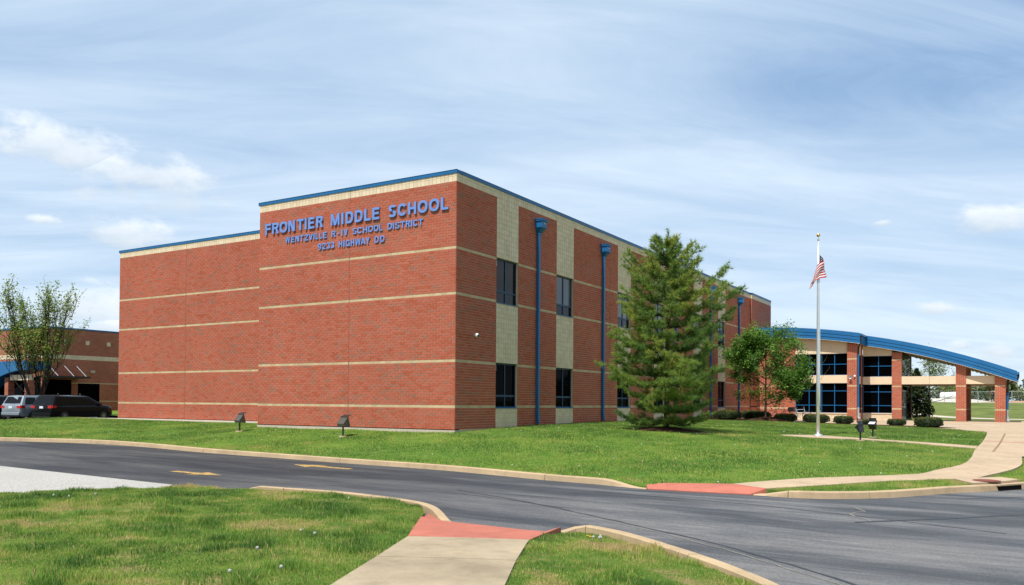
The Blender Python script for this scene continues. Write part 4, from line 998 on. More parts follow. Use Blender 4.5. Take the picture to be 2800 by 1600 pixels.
# gutters and downspouts at the two low eaves
mb = MB(); zt = arc_top(7.9); mb.box(7.90, 8.02, 41.0, 43.70, zt-.16, zt-.02); E_(mb.build('gutter', MAT['blue_metal']))
mb = MB(); zt = arc_top(17.93); mb.box(17.94, 18.06, 43.6, 53.4, zt-.20, zt-.04); E_(mb.build('gutter', MAT['blue_metal']))
def pipe(name, pts, r, mat): E_(MB().tube(pts, r, 8).build(name, mat))
pipe('downspout', [(7.96, 41.05, 6.25), (7.93, 41.1, 5.75), (7.74, 41.38, 5.4), (7.72, 41.42, 4.9)], .07, MAT['black_metal'])
pipe('downspout', [(7.72, 41.45, 4.9), (7.72, 41.45, .85)], .068, MAT['blue_metal']); pipe('downspout_boot', [(7.72, 41.45, .86), (7.72, 41.45, .12), (7.82, 41.4, .0)], .08, MAT['galv'])
pipe('downspout', [(18.0, 44.0, 3.2), (17.95, 44.2, 2.95), (17.36, 44.4, 2.62), (17.33, 44.42, 2.0)], .075, MAT['black_metal'])
pipe('downspout', [(18.0, 44.5, 3.3), (17.98, 44.7, 3.1), (17.36, 44.75, 2.9), (17.33, 44.75, 2.0), (17.33, 44.75, -.1)], .07, MAT['black_metal'])
pipe('downspout', [(17.33, 44.42, 2.0), (17.33, 44.42, .75)], .072, MAT['blue_metal']); pipe('downspout_boot', [(17.33, 44.42, .76), (17.33, 44.42, -.02), (17.42, 44.3, -.1)], .085, MAT['galv'])
# horn speaker and small camera on the front pier
sp = empty('horn_speaker', (7.18, 41.38, 3.12)); tag(sp, 'grey horn loudspeaker high on the brick pier beside the downspout', 'loudspeaker')
MB().lathe([(.03, 0), (.04, .08), (.08, .14), (.13, .19), (.128, .192), (.07, .14), (.03, .09)], 16).build('horn', MAT['galv'], sp, True); MB().lathe([(.055, -.1), (.055, 0), (.04, .02)], 12).build('driver', MAT['black_metal'], sp, True)
sp.rotation_euler = (math.radians(95), 0, 0)
pc = empty('security_camera', (7.47, 41.37, 3.2)); tag(pc, 'small white camera on the pier, right of the horn speaker', 'security camera')
MB().lathe([(.05, .08), (.07, .06), (.075, 0), (.06, -.06), (.02, -.085)], 14).build('dome', MAT['white'], pc, True); MB().lathe([(.035, -.06), (.03, -.09), (.01, -.1)], 10, (0, -.03, 0)).build('lens', MAT['black_metal'], pc, True); MB().box(-.03, .03, 0, .05, .02, .1).build('bracket', MAT['white'], pc)

# ------------------------------------------------------------------ sports hall at the far left
gym = empty('sports_hall', (-59.3, 17.5, -.1)); tag(gym, 'low red brick hall with blue roof edge behind the parked cars', 'building')
gl = gym.location.copy()
def G_(o): o.parent = gym; o.matrix_parent_inverse = Matrix.Translation(-gl); return o
def brick_tex(name, axis):
    m, t, b = new_mat(name); cd = N(t, 'ShaderNodeTexCoord'); s_ = N(t, 'ShaderNodeSeparateXYZ'); t.links.new(cd.outputs['Object'], s_.inputs[0]); cb_ = N(t, 'ShaderNodeCombineXYZ')
    t.links.new(s_.outputs[axis], cb_.inputs[0]); t.links.new(s_.outputs[2], cb_.inputs[1])
    bt = N(t, 'ShaderNodeTexBrick', ins={'Scale': 1.0, 'Mortar Size': .006, 'Brick Width': BL, 'Row Height': CO, 'Color1': (.25, .066, .038, 1), 'Color2': (.33, .105, .062, 1), 'Mortar': (.47, .30, .19, 1)}); t.links.new(cb_.outputs[0], bt.inputs[0])
    f = tex_noise(t, .5, 5); c = mixc(t, .6, bt.outputs[0], ramp(t, f, [(.3, (.78, .76, .75)), (.7, (1.15, 1.15, 1.15))]), 'MULTIPLY'); t.links.new(c, b.inputs['Base Color']); b.inputs['Roughness'].default_value = .9; b.inputs['Specular IOR Level'].default_value = .2
    return m
MAT['brick_x'] = brick_tex('far_brick_front', 0); MAT['brick_y'] = brick_tex('far_brick_side', 1)
GX, GY, GT = -59.3, 17.5, 7.72
mb = MB(); mb.box(GX-.3, GX, GY+.3, 44, -.3, GT); G_(mb.build('side_wall', MAT['brick_y']))
mb = MB(); mb.box(-92, GX-.0005, GY, GY+.299, -.3, GT); G_(mb.build('front_wall', MAT['brick_x']))
mb = MB(); mb.box(-92, GX-.31, GY+.3, 44, GT-.4, GT-.2); G_(mb.build('roof', MAT['galv']))
mb = MB(); mb.box(-92, GX+.06, GY-.06, GY+.3, GT, GT+.14); mb.box(GX-.3, GX+.06, GY+.3, 44, GT, GT+.14); G_(mb.build('coping', MAT['blue_metal']))
def tilerow(wl, u0, u1, z0, z1, seed):
    mb = MB()
    for kind, ua, ub, za, zb_, t in tiles_in(u0, u1, z0, z1, seed): wl.piece(mb, ua+.008, ub-.008, za+.008, zb_-.008, -.01, .008, t)
    wl.piece(mb, u0, u1, z0, z1, -.01, .002, 0); G_(mb.build('tile_band', MAT['tan_tile']))['kind'] = 'stuff'
gs = Wall((GX, GY, 0), (0, 1, 0), (1, 0, 0)); gf = Wall((GX, GY, 0), (-1, 0, 0), (0, -1, 0))
tilerow(gs, 0, 14, 4.85, 5.26, 200); tilerow(gf, 0, 25, 4.85, 5.26, 201)
for i in range(6): tilerow(gs, 2.05+i*2.2-.18, 2.05+i*2.2+.2, 6.33, 6.72, 210+i)
for i in range(6): tilerow(gf, 1.5+i*2.2-.18, 1.5+i*2.2+.2, 6.33, 6.72, 220+i)
for z in (.83, 2.55):
    mb = MB(); gs.piece(mb, 0, 14, z, z+.1, -.01, .004, .4); gf.piece(mb, 0, 25, z, z+.1, -.01, .004, .4); G_(mb.build('tan_course', MAT['tan_band']))
mb = MB(); gs.piece(mb, 3.35, 5.55, -.2, 2.58, -.01, .012, 0); G_(mb.build('garage_door', MAT['glass_black']))
mb = MB(); gs.piece(mb, .2, 2.7, -.2, 2.9, -.01, .012, 0); G_(mb.build('doorway', MAT['glass_black']))
mb = MB(); mb.box(GX, GX+2.0, GY-.6, GY+3.4, 3.02, 3.20); G_(mb.build('door_canopy', MAT['black_metal']))
for dy in (.4, 1.9, 3.1): G_(MB().tube([(GX+.02, GY+dy, 4.3), (GX+1.75, GY+dy+.02, 3.2)], .03, 6).build('tie_rod', MAT['galv']))
for dy in (.5, 2.6): G_(MB().tube([(GX+1.6, GY+dy, -.3), (GX+1.6, GY+dy, 1.6)], .035, 6).build('door_post', MAT['galv']))
mb = MB(); gs.piece(mb, 4.55, 4.95, 3.62, 3.86, 0, .2, 0); G_(mb.build('wall_light', MAT['concrete_pale']))
# arched front canopy of the hall
mb = MB(); n = 14; V = []
for i in range(n+1):
    x = -70+(-55.6+70)*i/n; zb = 3.60-.033*(x+55.8)**2; z = max(4.40-.006*(x+57)**2, zb+.3); V += [(x, 14.0, z), (x, 16.2, z), (x, 14.0, zb), (x, 16.2, zb)]
Fc = []
for i in range(n): a = i*4; c = a+4; Fc += [(a, c, c+1, a+1), (a+2, a+3, c+3, c+2), (a, a+2, c+2, c), (a+1, c+1, c+3, a+3)]
Fc += [(0, 1, 3, 2), (n*4, n*4+2, n*4+3, n*4+1)]
mb.add(V, Fc); G_(mb.build('arched_canopy', MAT['blue_metal']))
mb = MB(); mb.box(-59.0, -55.9, 14.4, 14.8, 2.70, 3.18); G_(mb.build('canopy_beam', MAT['stucco']))
for x in (-59.5, -56.2):
    mb = MB(); mb.box(x-.3, x+.3, 14.35, 14.9, -.45, 2.69 if x > -58 else 2.95); G_(mb.build('canopy_pier', MAT['brick_x']))
mb = MB(); mb.box(-66, -56.5, 15.4, 15.7, -.4, 3.0); G_(mb.build('porch_glazing', MAT['glass_black']))
mb = MB(); gf.piece(mb, 4.5, 20, -.2, 2.9, -.01, .012, 0); G_(mb.build('dark_glazing', MAT['glass_black']))
# low link wall between hall and school
lk = empty('link_wall', (-45.5, 27.4, -.1)); tag(lk, 'narrow sunlit strip of low brick wall beside the big block', 'wall')
m = MB(); m.box(-13.6, 13, 0, .3, -.2, 4.0); m.build('wall', MAT['brick_x'], lk); m = MB(); m.box(-13.6, 13, -.03, .33, 4.0, 4.35); m.build('tile_band', MAT['tan_tile'], lk); m = MB(); m.box(-13.64, 13, -.07, .36, 4.35, 4.6); m.build('coping', MAT['blue_metal'], lk)
sheet('lawn', [(-62, 20), (-34, 12), (-34, 27.3), (-62, 27.3)], 3, lambda x, y: -.3+.02*(y-12), MAT['lawn'])

# ------------------------------------------------------------------ flagpole and flag
FPX, FPY = 10.80, 11.15; FPZ = T(FPX, FPY)+.03
pole = empty('flagpole', (FPX, FPY, FPZ)); tag(pole, 'tall silver flagpole with gold ball standing in the lawn', 'flagpole')
MB().lathe([(.19, 0), (.19, .012), (.16, .05), (.10, .085), (.085, .09)], 24).build('base', MAT['alu'], pole, True)
MB().tube([(0, 0, .02), (0, 0, 2.2), (0, 0, 4.5), (0, 0, 6.6), (0, 0, 8.30)], [.078, .074, .062, .05, .038], 20).build('shaft', MAT['alu'], pole, True)
MB().lathe([(.05, 8.26), (.05, 8.33), (.03, 8.35), (.012, 8.36), (.012, 8.42)], 14).build('truck', MAT['galv'], pole)
m = MB(); m.lathe([(.004, 8.40)]+[(.072*math.sin(a), 8.475-.072*math.cos(a)) for a in np.linspace(.15, math.pi-.05, 9)], 16); m.build('ball', MAT['gold'], pole, True)
MB().tube([(.085, -.03, .9), (.08, -.03, 4), (.055, -.02, 8.28)], .006, 5).build('halyard', MAT['white'], pole); MB().tube([(.08, -.05, 1.15), (.09, -.06, 1.3)], .016, 6).build('cleat', MAT['galv'], pole)
def flag_mat():
    m, t, b = new_mat('flag_cloth'); uv = N(t, 'ShaderNodeUVMap', uv_map='UVMap'); s_ = N(t, 'ShaderNodeSeparateXYZ'); t.links.new(uv.outputs[0], s_.inputs[0])
    def mth(op, a, c=None):
        n = N(t, 'ShaderNodeMath', operation=op)
        for i, v in enumerate((a, c)):
            if v is None: continue
            if isinstance(v, (int, float)): n.inputs[i].default_value = v
            else: t.links.new(v, n.inputs[i])
        return n.outputs[0]
    st = mth('GREATER_THAN', mth('FRACT', mth('MULTIPLY', s_.outputs[1], 6.5)), .5)
    c = mixc(t, st, (.46, .016, .035), (.74, .74, .74))
    # v = 0 at the bottom: first stripe red
    cant = mth('MULTIPLY', mth('LESS_THAN', s_.outputs[0], .4), mth('GREATER_THAN', s_.outputs[1], .4615))
    gx = mth('SUBTRACT', mth('FRACT', mth('MULTIPLY', s_.outputs[0], 15.0)), .5); gy = mth('SUBTRACT', mth('FRACT', mth('MULTIPLY', s_.outputs[1], 9.3)), .5)
    star = mth('LESS_THAN', mth('ADD', mth('MULTIPLY', gx, gx), mth('MULTIPLY', gy, gy)), .085)
    c = mixc(t, cant, c, mixc(t, star, (.016, .022, .085), (.74, .74, .74)))
    t.links.new(c, b.inputs['Base Color']); b.inputs['Roughness'].default_value = .8; b.inputs['Specular IOR Level'].default_value = .2
    tr = N(t, 'ShaderNodeBsdfTranslucent'); t.links.new(c, tr.inputs[0]); mx = N(t, 'ShaderNodeMixShader', ins={0: .3}); t.links.new(b.outputs[0], mx.inputs[1]); t.links.new(tr.outputs[0], mx.inputs[2]); t.links.new(mx.outputs[0], t.nodes['Material Output'].inputs[0])
    return m
# limp flag: the cloth folds to the right of the pole, doubles back behind it and hangs to the left
nu, nv = 34, 18; HO, FL = .92, 1.55; VV = []; FF = []; UVs = []
rx = Vector((.853, .522, 0)); fw_ = Vector((-.522, .853, 0))
key = [(0, .03, .03, 0), (.16, .13, .10, .05), (.32, .27, .06, .22), (.42, .22, -.10, .33), (.55, .02, -.14, .42), (.68, -.10, -.08, .58), (.84, -.18, .04, .86), (1.0, -.31, -.02, 1.12)]
for i in range(nu+1):
    u = i/nu; ks = np.array(key); a = np.interp(u, ks[:, 0], ks[:, 1]); dd = np.interp(u, ks[:, 0], ks[:, 2]); dr0 = np.interp(u, ks[:, 0], ks[:, 3])
    for j in range(nv+1):
        v = j/nv
        sq = 1-.42*u*(1-.2*u)                   # the hanging cloth bunches together
        lat = 1.2*a*(.62+.5*(1-v)) + .016*math.sin(9*u+5*v); dep = dd+.03*math.sin(11*u+7*v)
        z = 7.72-(1-v)*HO*sq*(1.0 if u < .5 else 1.0) - dr0*(.85+.15*v)
        p = Vector((FPX, FPY, z+FPZ+.33-.33)) + rx*lat + fw_*dep; VV.append(tuple(p)); UVs.append((u, v))
for i in range(nu):
    for j in range(nv): a = i*(nv+1)+j; FF.append((a, a+nv+1, a+nv+2, a+1))
me = bpy.data.meshes.new('flag'); me.from_pydata([(x-FPX, y-FPY, z-FPZ-6.6) for x, y, z in VV], [], FF); uvl = me.uv_layers.new(name='UVMap')
for lp in me.loops: uvl.data[lp.index].uv = UVs[lp.vertex_index]
me.materials.append(flag_mat()); me.polygons.foreach_set('use_smooth', np.ones(len(FF), bool)); me.update()
fl = bpy.data.objects.new('flag', me); fl.location = (FPX, FPY, FPZ+6.6); link(fl); tag(fl, 'limp stars-and-stripes flag hanging folded from the silver pole', 'flag')

# ------------------------------------------------------------------ ground floodlights
def floodlight(x, y, rz, tilt, w, h, label, face, post_h):
    z = T(x, y); o = empty('floodlight', (x, y, z), rz); tag(o, label, 'floodlight', 'ground floodlights on the lawn')
    MB().lathe([(.17, -.12), (.17, .03), (.14, .04)], 10).build('footing', MAT['concrete'], o)
    MB().tube([(0, 0, 0), (0, 0, post_h)], .035, 10).build('post', MAT['black_metal'], o); MB().lathe([(.05, post_h-.02), (.05, post_h+.06), (.03, post_h+.08)], 10).build('knuckle', MAT['black_metal'], o)
    hd = empty('head', (0, 0, post_h+.13)); hd.parent = o; hd.rotation_euler = (tilt, 0, 0)
    m = MB(); a, c, d = w/2, h/2, .11
    m.add([(-a,-d*1.3,-c*.75),(a,-d*1.3,-c*.75),(a,-d*1.3,-c*.15),(-a,-d*1.3,-c*.15),(-a,d,-c),(a,d,-c),(a,d,c),(-a,d,c)], [(0,1,2,3),(0,4,5,1),(1,5,6,2),(2,6,7,3),(3,7,4,0)]); m.box(-a-.012, a+.012, d-.03, d+.012, -c-.012, c+.012)
    m.build('housing', MAT['bronze'] if face == 'dark' else MAT['black_metal'], hd)
    MB().box(-a+.02, a-.02, d+.013, d+.016, -c+.02, c-.02).build('lens', MAT['glass'] if face != 'white' else MAT['lens_pale'], hd)
    m = MB(); m.add([(-a-.015, d, c+.013), (a+.015, d, c+.013), (a+.01, d+.17, c+.03), (-a-.01, d+.17, c+.03), (-a-.015, d, c+.022), (a+.015, d, c+.022), (a+.01, d+.17, c+.039), (-a-.01, d+.17, c+.039)], [(0,3,2,1),(4,5,6,7),(0,1,5,4),(1,2,6,5),(2,3,7,6),(3,0,4,7)]); m.build('visor', MAT['black_metal'], hd)
MAT['lens_pale'] = plain('pale_lens', (.72, .76, .80), .12, vary=.05)
floodlight(-10.24, -1.34, math.radians(-14), math.radians(14), .46, .36, 'ground floodlight left of the block corner, before the recessed wing', 'dark', .42)
floodlight(-4.16, -1.54, math.radians(-14), math.radians(14), .46, .36, 'ground floodlight on the lawn before the lettered wall', 'dark', .44)
floodlight(12.75, 9.25, math.radians(60), math.radians(55), .28, .16, 'black floodlight nearest the flagpole path, its back to the camera', 'black', .36)
floodlight(12.85, 11.75, math.radians(160), math.radians(58), .29, .20, 'floodlight with pale lens facing up, just beyond the flagpole path', 'white', .38)

# ------------------------------------------------------------------ bicycles at the entrance
def bicycle(x, y, rz, lean, label, frame_mat, basket):
    z = plaza_z(x, y); o = empty('bicycle', (x, y, z), rz); o.rotation_euler = (lean, 0, rz); tag(o, label, 'bicycle', 'bicycles parked by the entrance wall')
    for wx in (-.52, .52):
        m = MB(); pts = [(wx+.33*math.cos(a), 0, .34+.33*math.sin(a)) for a in np.linspace(0, 2*math.pi, 25)]; m.tube(pts, .022, 6, cap=False)
        w_ = m.build('wheel', MAT['rubber'], o)
        m = MB()
        for a in np.linspace(0, 2*math.pi, 12, endpoint=False): m.tube([(wx, 0, .34), (wx+.32*math.cos(a), 0, .34+.32*math.sin(a))], .004, 3)
        m.build('spokes', MAT['galv'], w_)
    bb, st, hd_ = (-.08, 0, .30), (-.24, 0, .78), (.33, 0, .80)
    m = MB()
    for a, c in ((bb, st), (bb, (.36, 0, .70)), (st, hd_), ((-.52, 0, .34), bb), ((-.52, 0, .34), (-.22, 0, .72)), ((.32, 0, .84), (.36, 0, .66)), ((.36, 0, .66), (.52, 0, .34))): m.tube([a, c], .019, 7)
    m.build('frame', frame_mat, o)
    MB().tube([(-.24, 0, .78), (-.27, 0, .92)], .014, 6).build('seat_post', MAT['galv'], o); m = MB(); m.add([(-.42,-.07,.93),(-.42,.07,.93),(-.14,.02,.93),(-.14,-.02,.93),(-.42,-.07,.97),(-.42,.07,.97),(-.14,.02,.955),(-.14,-.02,.955)], [(0,1,2,3),(4,7,6,5),(0,4,5,1),(1,5,6,2),(2,6,7,3),(3,7,4,0)]); m.build('saddle', MAT['rubber'], o)
    MB().tube([(.32, 0, .84), (.30, 0, .98)], .014, 6).build('stem', MAT['galv'], o); MB().tube([(.22, -.28, 1.0), (.30, -.1, 1.0), (.30, .1, 1.0), (.22, .28, 1.0)], .013, 6).build('handlebar', MAT['black_metal'], o)
    MB().tube([(-.08, -.05, .30), (-.02, -.06, .16)], .01, 5).build('crank', MAT['galv'], o)
    if basket: m = MB(); m.box(-.80, -.42, -.2, .2, .64, .66); m.box(-.80, -.79, -.2, .2, .66, .94); m.box(-.43, -.42, -.2, .2, .66, .94); m.box(-.79, -.43, -.2, -.19, .66, .94); m.box(-.79, -.43, .19, .2, .66, .94); m.build('basket', MAT['black_metal'], o)
bicycle(3.15, 36.3, math.radians(6), .1, 'dark bicycle nearest the maple tree by the brick wall', plain('bike_dark', (.05, .045, .05), .35), False)
bicycle(4.62, 36.2, math.radians(-8), .08, 'pale blue-grey bicycle with a black basket below the dark windows', plain('bike_grey', (.32, .38, .42), .3), True)

# ------------------------------------------------------------------ parked cars
MAT['black_paint'] = plain('black_car_paint', (.004, .004, .005), .14, spec=.22, vary=.05); MAT['silver_paint'] = plain('silver_car_paint', (.30, .34, .36), .28, .55, vary=.04); MAT['grey_paint'] = plain('dark_grey_car_paint', (.010, .011, .013), .18, spec=.25, vary=.05)
MAT['tail'] = plain('tail_lamp', (.42, .012, .016), .15, vary=.1); MAT['plate'] = plain('number_plate', (.62, .66, .70), .4, vary=.2, scale=20); MAT['trim'] = plain('black_trim', (.015, .015, .016), .6); MAT['chrome'] = plain('chrome', (.6, .6, .62), .15, .9)
def car(x, y, heading, L, Wd, H, belt, hood_z, hood_l, paint, label, tail_z, tail_h):
    """local: +y forward, origin under the centre"""
    o = empty('parked_car', (x, y, -.43), heading-math.pi/2); tag(o, label, 'car', 'cars parked nose-in beside the hall')
    hl = L/2; hw = Wd/2
    # lower body: stations along the length, five points up each side
    ys = [-hl, -hl+.06, -hl+.25, -hl+.9, 0, hl-hood_l, hl-.55, hl-.2, hl-.03, hl]
    V = []; prof = []
    for yy in ys:
        e = max(abs(yy)-hl+.55, 0)/.55; w = hw*(1-.16*e**2.2)
        tz = belt if yy <= hl-hood_l else belt+(hood_z-belt)*min(1, ((yy-(hl-hood_l))/hood_l))**1.6
        if yy >= hl-.2: tz = hood_z-.10*(yy-(hl-.2))/.2*2
        zb = .24 if abs(yy) < hl-.3 else .24+.12*(abs(yy)-(hl-.3))/.3
        prof.append((w, zb, tz))
        for fx, fz in ((.90, 0), (.985, .18), (1.0, .5), (.985, .82), (.93, 1.0)): V.append((w*fx, yy, zb+(tz-zb)*fz))
        for fx, fz in ((.93, 1.0), (.985, .82), (1.0, .5), (.985, .18), (.90, 0)): V.append((-w*fx, yy, zb+(tz-zb)*fz))
    k = 10; Fc = []
    for i in range(len(ys)-1):
        for j in range(k): Fc.append((i*k+j, i*k+(j+1) % k, (i+1)*k+(j+1) % k, (i+1)*k+j))
    Fc += [tuple(reversed(range(k))), tuple(range((len(ys)-1)*k, len(ys)*k))]
    m = MB(); m.add(V, [tuple(reversed(f)) for f in Fc]); body = m.build('body', paint, o, True)
    bv = body.modifiers.new('b', 'BEVEL'); bv.width = .035; bv.segments = 2; bv.limit_method = 'ANGLE'; bv.angle_limit = math.radians(35)
    # greenhouse
    yr0, yr1, yf1, yf0 = -hl+.05, -hl+.38, hl-hood_l-1.05, hl-hood_l+.12
    wb_, wt = hw*.94, hw*.76
    def gv(fy, fx):   # point on the cabin side: fx 0 belt .. 1 roof
        return 0
    P = [(-wb_, yr0, belt-.01), (wb_, yr0, belt-.01), (wb_, yf0, belt-.01), (-wb_, yf0, belt-.01), (-wt, yr1, H-.05), (wt, yr1, H-.05), (wt, yf1, H-.06), (-wt, yf1, H-.06), (0, yr1, H-.005), (0, yf1, H-.015), (-wt*.6, (yr1+yf1)/2, H), (wt*.6, (yr1+yf1)/2, H)]
    m = MB(); m.add(P, [(0, 1, 5, 8, 4), (1, 2, 6, 5), (2, 3, 7, 9, 6), (3, 0, 4, 7), (4, 8, 10), (8, 5, 11), (8, 11, 10), (5, 6, 11), (6, 9, 11), (9, 7, 10), (9, 10, 11), (7, 4, 10)]); cab = m.build('cabin', paint, o)
    bv = cab.modifiers.new('b', 'BEVEL'); bv.width = .05; bv.segments = 3; bv.limit_method = 'ANGLE'; bv.angle_limit = math.radians(30)
    B = [Vector(p) for p in P]
    def quad(a, b_, c, d, u0, u1, v0, v1, off):
        a, b_, c, d = map(Vector, (a, b_, c, d)); f = lambda u, v: a.lerp(b_, u).lerp(d.lerp(c, u), v); nn = (b_-a).cross(d-a).normalized()*off
        return [f(u0, v0)+nn, f(u1, v0)+nn, f(u1, v1)+nn, f(u0, v1)+nn]
    m = MB(); m.add(quad(B[0], B[1], B[5], B[4], .08, .92, .20, .90, .012), [(0, 1, 2, 3)]); m.build('rear_window', MAT['car_glass'], o)
    m = MB(); m.add(quad(B[2], B[3], B[7], B[6], .05, .95, .06, .92, .012), [(0, 1, 2, 3)]); m.build('windscreen', MAT['car_glass'], o)
    for sgn, q in ((1, (B[1], B[2], B[6], B[5])), (-1, (B[3], B[0], B[4], B[7]))):
        for u0, u1 in ((.06, .30), (.325, .60), (.625, .90)):
            a0, a1 = (u0, u1) if sgn > 0 else (1-u1, 1-u0)
            m = MB(); m.add(quad(*q, a0, a1, .10, .84, .012), [(0, 1, 2, 3)]); m.build('side_window', MAT['car_glass'], o)
    # wheels
    for wy in (-hl+.95, hl-.95):
        for sgn in (-1, 1):
            w_ = empty('wheel', (sgn*(hw-.10), wy, .33)); w_.parent = o
            MB().tube([(-sgn*.11, 0, 0), (sgn*.115, 0, 0)], .33, 22).build('tyre', MAT['rubber'], w_); m = MB(); m.tube([(sgn*.116, 0, 0), (sgn*.121, 0, 0)], .225, 18); m.build('rim', MAT['trim'], w_)
            m = MB()
            for a in np.linspace(0, 2*math.pi, 10, endpoint=False): c_, s_ = math.cos(a), math.sin(a); m.obox((sgn*.125, .12*c_, .12*s_), (.004, 0, 0), (0, .10*c_, .10*s_), (0, -.012*s_, .012*c_))
            m.build('spokes', MAT['chrome'], w_)
    # tail lamps, plate, bumper step, lettering bars, mirrors, handles, lamps
    for sgn in (-1, 1):
        m = MB(); m.box(min(sgn*hw*.58, sgn*hw*.885), max(sgn*hw*.58, sgn*hw*.885), -hl-.012, -hl+.1, tail_z, tail_z+tail_h); m.box(min(sgn*hw*.87, sgn*hw*.975), max(sgn*hw*.87, sgn*hw*.975), -hl+.02, -hl+.32, tail_z+.02, tail_z+tail_h+.02); m.build('tail_lamp', MAT['tail'], o)
        m = MB(); m.box(sgn*hw*.99-.07, sgn*hw*.99+.07, hl-hood_l-.35, hl-hood_l-.2, belt+.0, belt+.14); m.build('mirror', paint, o)
        for yy in (-.55, .55): m = MB(); m.box(sgn*hw*.985-.014, sgn*hw*.985+.014, yy, yy+.2, belt-.14, belt-.11); m.build('door_handle', paint, o)
        m = MB(); m.box(sgn*hw*.62-.2, sgn*hw*.62+.16, hl-.14, hl-.02, hood_z-.22, hood_z-.09); m.build('headlamp', MAT['plate'], o)
        m = MB(); m.tube([(sgn*wt*.88, yr1+.2, H+.015), (sgn*wt*.88, yf1-.2, H+.01)], .016, 6); m.build('roof_rail', MAT['trim'], o)
    m = MB(); m.box(-.16, .16, -hl-.022, -hl+.02, tail_z-.02, tail_z+.13); m.build('number_plate', MAT['plate'], o)
    m = MB(); m.box(-hw*.84, hw*.84, -hl-.05, -hl+.1, .36, .56); bp = m.build('bumper', paint, o); bv = bp.modifiers.new('b', 'BEVEL'); bv.width = .03; bv.segments = 2
    m = MB(); m.box(-hw*.8, hw*.8, -hl-.055, -hl, .30, .345); m.build('bumper_trim', MAT['trim'], o)
    m = MB(); m.tube([(-.05, -hl-.02, belt+.07), (.36, -hl+.02, belt+.10)], .01, 5); m.build('wiper', MAT['trim'], o)
hd0 = math.radians(101.6); hv = Vector((math.cos(hd0), math.sin(hd0), 0)); rv = Vector((hv.y, -hv.x, 0))
c0 = Vector((-36.75, 5.68, 0)) + hv*2.57 - rv*1.0
car(c0.x, c0.y, hd0, 5.15, 2.0, 1.74, 1.06, .98, 1.0, MAT['black_paint'], 'shiny black minivan parked nearest the brick school wall', .86, .17)
c1_ = c0 - rv*2.72 - hv*.1
car(c1_.x, c1_.y, hd0, 5.1, 1.96, 1.72, 1.04, .96, 1.0, MAT['silver_paint'], 'silver minivan parked between the two black vehicles', .84, .16)
c2_ = c0 - rv*5.4 - hv*.35
car(c2_.x, c2_.y, hd0, 4.75, 1.92, 1.70, 1.06, 1.0, 1.15, MAT['grey_paint'], 'black sport utility car cut by the left picture edge', .93, .15)
c3_ = c0 - rv*8.2 + hv*.3
car(c3_.x, c3_.y, hd0, 4.9, 1.94, 1.80, 1.1, 1.04, 1.15, MAT['black_paint'], 'dark car of which only a roof shows at the left edge', .93, .15)

# ------------------------------------------------------------------ far right: fence, tank, gravel heap, house
FN = empty('chain_link_fence', (6, 160, bank_z(6, 160))); tag(FN, 'chain-link fence on the grass bank beyond the canopy', 'fence')
A0, A1 = Vector((-12, 152, 0)), Vector((40, 180, 0)); d = (A1-A0).normalized(); Lf = (A1-A0).length; k = 18
off = Matrix.Translation(-Vector(FN.location))
for i in range(k+1):
    p = A0+d*(Lf*i/k); zb = bank_z(p.x, p.y); o = MB().tube([(p.x, p.y, zb-.2), (p.x, p.y, zb+2.35)], .06, 6).build('post', MAT['galv'], FN); o.matrix_parent_inverse = off
for h in (2.3, .1):
    o = MB().tube([tuple(A0+d*(Lf*i/k)+Vector((0, 0, bank_z(*(A0+d*(Lf*i/k))[:2])+h))) for i in range(k+1)], .035, 5).build('rail', MAT['galv'], FN); o.matrix_parent_inverse = off
m = MB()
for i in range(int(Lf/.35)):
    p = A0+d*(i*.35); zb = bank_z(p.x, p.y)
    for s_ in (1, -1):
        q = p+d*s_*1.0; m.add([p+Vector((0, 0, zb+.1)), p+d*.012+Vector((0, 0, zb+.1)), q+d*.012+Vector((0, 0, bank_z(q.x, q.y)+2.3)), q+Vector((0, 0, bank_z(q.x, q.y)+2.3))], [(0, 1, 2, 3)])
o = m.build('wire_mesh', MAT['galv'], FN); o.matrix_parent_inverse = off; o['kind'] = 'stuff'
TK = empty('storage_tank', (4.7, 183.4, 2.55), math.radians(-8)); tag(TK, 'white horizontal storage tank on the gravel heap behind the fence', 'tank')
MB().tube([(-1.75, 0, .75), (-1.7, 0, .75), (-1.55, 0, .75), (1.55, 0, .75), (1.7, 0, .75), (1.75, 0, .75)], [.2, .55, .74, .74, .55, .2], 20).build('vessel', MAT['white'], TK, True)
for x in (-1.0, 1.0): MB().box(x-.12, x+.12, -.5, .5, -.4, .2).build('saddle', MAT['galv'], TK)
MB().tube([(1.0, 0, 1.45), (1.0, 0, 1.95)], .06, 6).build('vent', MAT['clay'], TK)
MAT['gravel'] = plain('gravel_heap', (.42, .39, .34), 1.0, spec=.1, vary=.5, scale=2.5, bumpy=1.0, bscale=5)
MAT['soil'] = plain('bare_soil', (.33, .20, .11), 1.0, spec=.05, vary=.3, scale=.8)
def heap(x0, x1, y0, y1, h, mat, name, seed):
    r = random.Random(seed); nx, ny = 26, 8; V = []; Fc = []
    for i in range(nx+1):
        for j in range(ny+1):
            a, c = i/nx, j/ny; x = x0+(x1-x0)*a; y = y0+(y1-y0)*c; e = (math.sin(math.pi*a)*math.sin(math.pi*c))**.6
            V.append((x, y, bank_z(x, y)-.1+h*e*(.8+.4*r.random())))
    for i in range(nx):
        for j in range(ny): a = i*(ny+1)+j; Fc.append((a, a+ny+1, a+ny+2, a+1))
    m = MB(); m.add(V, Fc); o = m.build(name, mat, None, True); o['kind'] = 'structure'
heap(-8, 13.5, 172, 196, 1.15, MAT['gravel'], 'gravel_heap', 3); heap(8, 36, 168, 185, .5, MAT['soil'], 'bare_soil', 4)
HS = empty('distant_house', (4, 300, 1.8), math.radians(20)); tag(HS, 'small distant house with grey roof among the trees', 'house')
